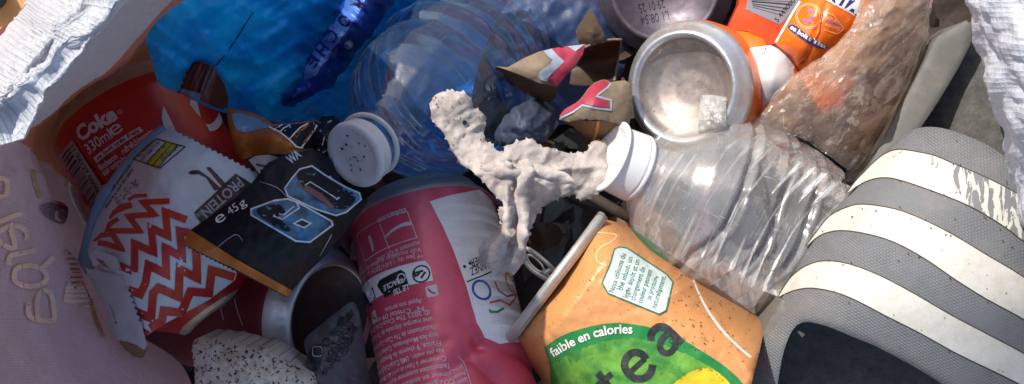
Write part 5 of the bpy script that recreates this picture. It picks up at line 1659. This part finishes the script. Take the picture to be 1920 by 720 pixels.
for x, y in v:
    tt = x / W * bl_[-1]
    bx_, by_ = np.interp(tt, bl_, base[:, 0]), np.interp(tt, bl_, base[:, 1])
    e = 3
    dx = np.interp(min(tt + e, bl_[-1]), bl_, base[:, 0]) - np.interp(max(tt - e, 0), bl_, base[:, 0]); dy = np.interp(min(tt + e, bl_[-1]), bl_, base[:, 1]) - np.interp(max(tt - e, 0), bl_, base[:, 1])
    n = math.hypot(dx, dy)
    q.append((bx_ + dy / n * y * 17, by_ - dx / n * y * 17))
s.print((np.array(q), f), M['white_ink'], 4)
def word(flat, lay=4):
    s.print(flat, M['tea_word'], lay, clip=out)
def loc(c, ang):
    cs, sn = math.cos(ang), math.sin(ang)
    return lambda pts: [(c[0] + x * cs - y * sn, c[1] - x * sn - y * cs) for x, y in pts]
L_ = loc((1196, 686), math.radians(42))     # letter e: crossbar, bowl and open tail
word(stroke(L_([(-20, 1), (19, 1)]), 10, step=4))
word(stroke(L_([(20, -1), (20, 12), (11, 24), (-4, 26), (-18, 18), (-23, 2), (-19, -15), (-6, -25), (9, -25), (22, -17)]), 14, sm=3, step=4))
L_ = loc((1246, 636), math.radians(46))     # letter a: arch, stem and bowl
word(stroke(L_([(-20, 17), (-8, 26), (8, 25), (17, 14), (18, -2), (18, -28)]), 13.5, sm=3, step=4))
word(stroke(L_([(16, 2), (0, 4), (-14, -1), (-20, -12), (-14, -23), (-2, -25), (9, -20), (17, -10)]), 11.5, sm=3, step=4))
L_ = loc((1146, 730), math.radians(40))     # letter t
word(stroke(L_([(0, 40), (0, -10), (6, -24), (20, -26)]), 14, sm=3, step=4))
word(stroke(L_([(-16, 22), (20, 22)]), 11, step=4))
s.print(ring((1259, 639), 4, 1.2, 16), M['tea_word'], 4)
sign = [(1152, 467), (1162, 463), (1176, 465), (1250, 514), (1262, 529), (1249, 582), (1236, 589), (1140, 550), (1129, 531), (1146, 490)]
s.print(poly(sign, 6), M['tea_sign'], 1); s.print(stroke(sign, 2.6, True), M['tea_signgreen'], 2)
for k, (tx, n) in enumerate((('Nous utilisons du', 1.0), ('thé infusé, un', .86), ('léger dépôt et un', .98), ('changement de', .86), ('couleur peuvent', .86), ('se produire', .62), ('naturellement.', .84))):
    a = np.array((1150.5, 549)) + k * np.array((13.2, 5.0)) + (np.array((3, -9)) if k in (1,) else np.array((3.5, -11)) if k in (5,) else 0)
    d = np.array((.31, -.95)) * 76 * n
    s.print(textpx(tx, a, a + d, 10.5, .005), M['tea_signgreen'], 2)
s.print(stroke([(1112, 435), (1134, 437), (1156, 441), (1146, 453), (1126, 464), (1118, 480), (1122, 492), (1138, 498)], 2.6, sm=4), M['pale_orange'], 1)
s.print(stroke([(1296, 513), (1309, 547), (1327, 582), (1353, 618), (1380, 646), (1408, 670)], [3, 3.5, 4, 4.5, 4, 4], sm=4), M['white_ink'], 1, clip=out)
gt = [(1180, 425), (1212, 447), (1252, 474), (1290, 500), (1278, 505), (1251, 490), (1218, 468), (1196, 446)]
s.print(poly(gt, 6), M['tea_green'], 1, clip=out)
s.print(textpx('fu', (1226, 466), (1262, 490), 16, .06), M['white_ink'], 2, clip=gt)
for k in range(150):
    x = random.gauss(1340, 60); y = random.gauss(600, 45)
    if k > 90:
        x, y = random.uniform(1010, 1400), random.uniform(430, 720)
    r = random.uniform(.5, 1.6)
    s.print(stroke([(x, y), (x + random.uniform(-3, 3), y + random.uniform(-2, 2))], r * 1.5), M['stick'], 4, clip=out)
s.mb.build('body', t)
mb = MB()
rim = smooth([(1128, 404, 12), (1090, 456, 24), (1044, 516, 28), (1000, 574, 22), (958, 630, 8), (952, 640, -6)], 6, False)
tube(mb, [P(*p) for p in rim], 2.05, M['rim_metal'], 14)
tube(mb, [P(x + 7, y + 4, z - 1.2) for x, y, z in rim], 1.1, M['rim_metal'], 10)
mb.add([P(x - 4, y - 3, z) for x, y, z in rim] + [P(x - 2, y, z - 36) for x, y, z in rim], [(i, i + 1, len(rim) + i + 1, len(rim) + i) for i in range(len(rim) - 1)], M['rim_metal'])
mb.build('lid_rim', t)
mb = MB()
lp = lambda pts, z0: [P(x, y, z0 + k) for x, y, k in smooth([(a, b, c) for a, b, c in pts], 6)]
tube(mb, lp([(1042, 532, 0), (1022, 522, 2), (998, 506, 4), (982, 486, 5), (978, 472, 4), (986, 466, 3), (1002, 474, 3), (1022, 490, 2), (1038, 506, 0), (1052, 520, -2)], 2), 1.0, M['tab_metal'], 10, True, 1.6)
tube(mb, lp([(1010, 508, 3), (994, 494, 4), (988, 480, 4), (998, 480, 3), (1014, 494, 3), (1020, 508, 2)], 1.5), .55, M['tab_metal'], 8, True)
tube(mb, lp([(1034, 522, 1), (1025, 512, 2), (1030, 506, 2), (1042, 514, 0)], 1.5), .8, M['tab_metal'], 8, True)
tube(mb, [P(1018, 512, 4), P(1030, 508, 3)], 1.3, M['tab_metal'], 8)
mb.build('pull_tab', t)

# ------------------------------------------------------------------ slide sandal
t = thing('slide_sandal', 'grey rubber slide sandal with three white stripes across its strap', 'sandal', tuple(P(1680, 450, -60)))
# upper half of the sole: raised side rim
rimo = [(1616, 340), (1634, 304), (1662, 252), (1690, 200), (1716, 150), (1738, 108), (1750, 80), (1760, 68), (1782, 56), (1812, 38), (1822, 46), (1826, 64), (1816, 90), (1800, 122), (1780, 156), (1758, 192), (1738, 222), (1722, 246), (1716, 300), (1660, 360)]
s = Sheet(rimo, [(1620, 340, 20), (1716, 150, 14), (1812, 38, 12), (1722, 246, 20), (1800, 122, 12)], M['slide_side'], 7, wr=[(.25, 40, 131)], curl=1.4, curlw=5, skirt=34)
s.mb.build('side_rim', t)
bed = smooth([(1640, 340), (1690, 240), (1750, 130), (1800, 60), (1850, 30), (1930, 20), (2040, 60), (2120, 200), (2120, 420), (2080, 620), (1980, 780), (1840, 880), (1640, 880), (1480, 820), (1430, 740), (1440, 670), (1500, 560), (1580, 440)], 4)
s = Sheet(bed, [(1640, 340, -10), (1800, 80, -2), (2000, 200, -2), (1700, 560, -22), (1480, 720, -18), (1900, 700, -20), (1850, 300, 2)], M['slide_bed'], 9, wr=[(.3, 30, 132)], skirt=26, curl=0)
s.mb.build('footbed', t)
so = [(1393, 730), (1402, 690), (1420, 648), (1444, 598), (1468, 560), (1486, 590), (1470, 630), (1462, 670), (1452, 720), (1452, 800), (1470, 860), (1420, 860), (1396, 790)]
s = Sheet(so, [(1393, 730, 2), (1420, 648, 12), (1466, 562, 20), (1470, 640, 18), (1452, 720, 14), (1420, 860, 8)], M['slide_side'], 7, wr=[(.25, 40, 133)], curl=3, curlw=10, skirt=40)
s.mb.build('side_wall', t)
st = smooth([(1716, 242), (1736, 238), (1766, 240), (1800, 250), (1838, 265), (1870, 283), (1900, 306), (1960, 360), (2040, 440), (2080, 540), (2070, 640), (2010, 740), (1930, 800), (1860, 776)], 4, False) + smooth([(1800, 742), (1760, 714), (1720, 690), (1680, 668), (1640, 648), (1600, 632), (1560, 615), (1530, 606), (1508, 604), (1492, 612), (1480, 630), (1468, 665), (1458, 720)], 4, False) + [(1452, 760)] + smooth([(1394, 740), (1402, 690), (1420, 648), (1444, 598), (1468, 556), (1494, 508), (1526, 452), (1560, 408), (1600, 362), (1640, 312), (1680, 270)], 3, False)
stz = [(1716, 242, 26), (1800, 250, 36), (1900, 306, 46), (1960, 360, 46), (2060, 540, 24), (1930, 800, 22), (1800, 742, 42), (1680, 668, 48), (1560, 615, 42), (1500, 606, 30), (1458, 720, 16), (1394, 740, 2), (1420, 648, 10), (1468, 556, 14), (1526, 452, 18), (1600, 362, 22), (1660, 290, 24), (1500, 560, 28), (1560, 470, 34), (1620, 390, 36), (1690, 300, 36), (1640, 520, 52), (1720, 420, 54), (1800, 400, 57), (1740, 580, 58), (1860, 480, 60), (1900, 620, 52), (1960, 560, 52)]
s = Sheet(st, stz, M['slide_grey'], 7, wr=[(.2, 60, 134)], curl=1.6, curlw=4, skirt=7)
strap = s
W1 = ([(1588, 362), (1604, 341), (1621, 323), (1640, 304), (1663, 287), (1687, 281), (1722, 286), (1753, 293), (1788, 308), (1823, 322), (1858, 338), (1904, 362), (1960, 400), (2020, 450)], [(2020, 540), (1960, 480), (1912, 446), (1889, 428), (1858, 408), (1815, 384), (1772, 366), (1737, 353), (1702, 341), (1671, 333), (1645, 333), (1622, 340), (1604, 350)])
W2 = ([(1512, 462), (1531, 436), (1556, 406), (1589, 389), (1621, 384), (1679, 393), (1729, 412), (1787, 441), (1852, 480), (1920, 521), (1980, 570)], [(1980, 640), (1920, 598), (1852, 561), (1794, 525), (1736, 485), (1679, 454), (1628, 438), (1578, 431), (1545, 437), (1526, 448)])
W3 = ([(1460, 556), (1472, 536), (1486, 518), (1510, 500), (1545, 490), (1592, 496), (1650, 518), (1715, 552), (1780, 590), (1852, 628), (1920, 664), (1980, 700)], [(1980, 760), (1920, 724), (1867, 697), (1794, 662), (1722, 622), (1664, 593), (1607, 563), (1563, 546), (1520, 539), (1491, 543), (1472, 550)])
for W_, mt in ((W1, M['slide_peel']), (W2, M['slide_white']), (W3, M['slide_white'])):
    c = smooth(W_[0], 3, False) + smooth(W_[1], 3, False)
    # a raised band: a top at its own height and walls down to the strap
    v, f = poly(c, 6)
    top = s.pos(v, .55)
    s.mb.add(top, s.ori(top, f), mt, uv=np.asarray(v) / K)
    rs = resample(c, 6)
    a = s.pos(rs, .55); b = s.pos([(x, y) for x, y in rs], -.3)
    n = len(rs)
    s.mb.add(a + b, [(i, (i + 1) % n, n + (i + 1) % n, n + i) for i in range(n)], M['slide_side'], uv=list(np.array(rs) / K) * 2)
    # fine dark line of dirt lodged along the band's edges
    for e in (W_[0], W_[1]):
        s.print(stroke(smooth(e, 3, False), 4.5), M['stick'], -1)
for k in range(90):
    if k < 60:
        i = random.randrange(3); e = (W1, W2, W3)[i][random.randrange(2)]; p = random.choice(e[:9])
        x, y = p[0] + random.uniform(-16, 16), p[1] + random.uniform(-7, 7)
    else:
        x, y = random.uniform(1500, 1900), random.uniform(260, 680)
    if not inside([(x, y)], [st])[0]:
        continue
    s.print(stroke([(x, y), (x + random.uniform(-4, 4), y + random.uniform(-4, 4))], random.uniform(1, 2.6)), M['stick'], 4)
s.mb.build('strap', t)
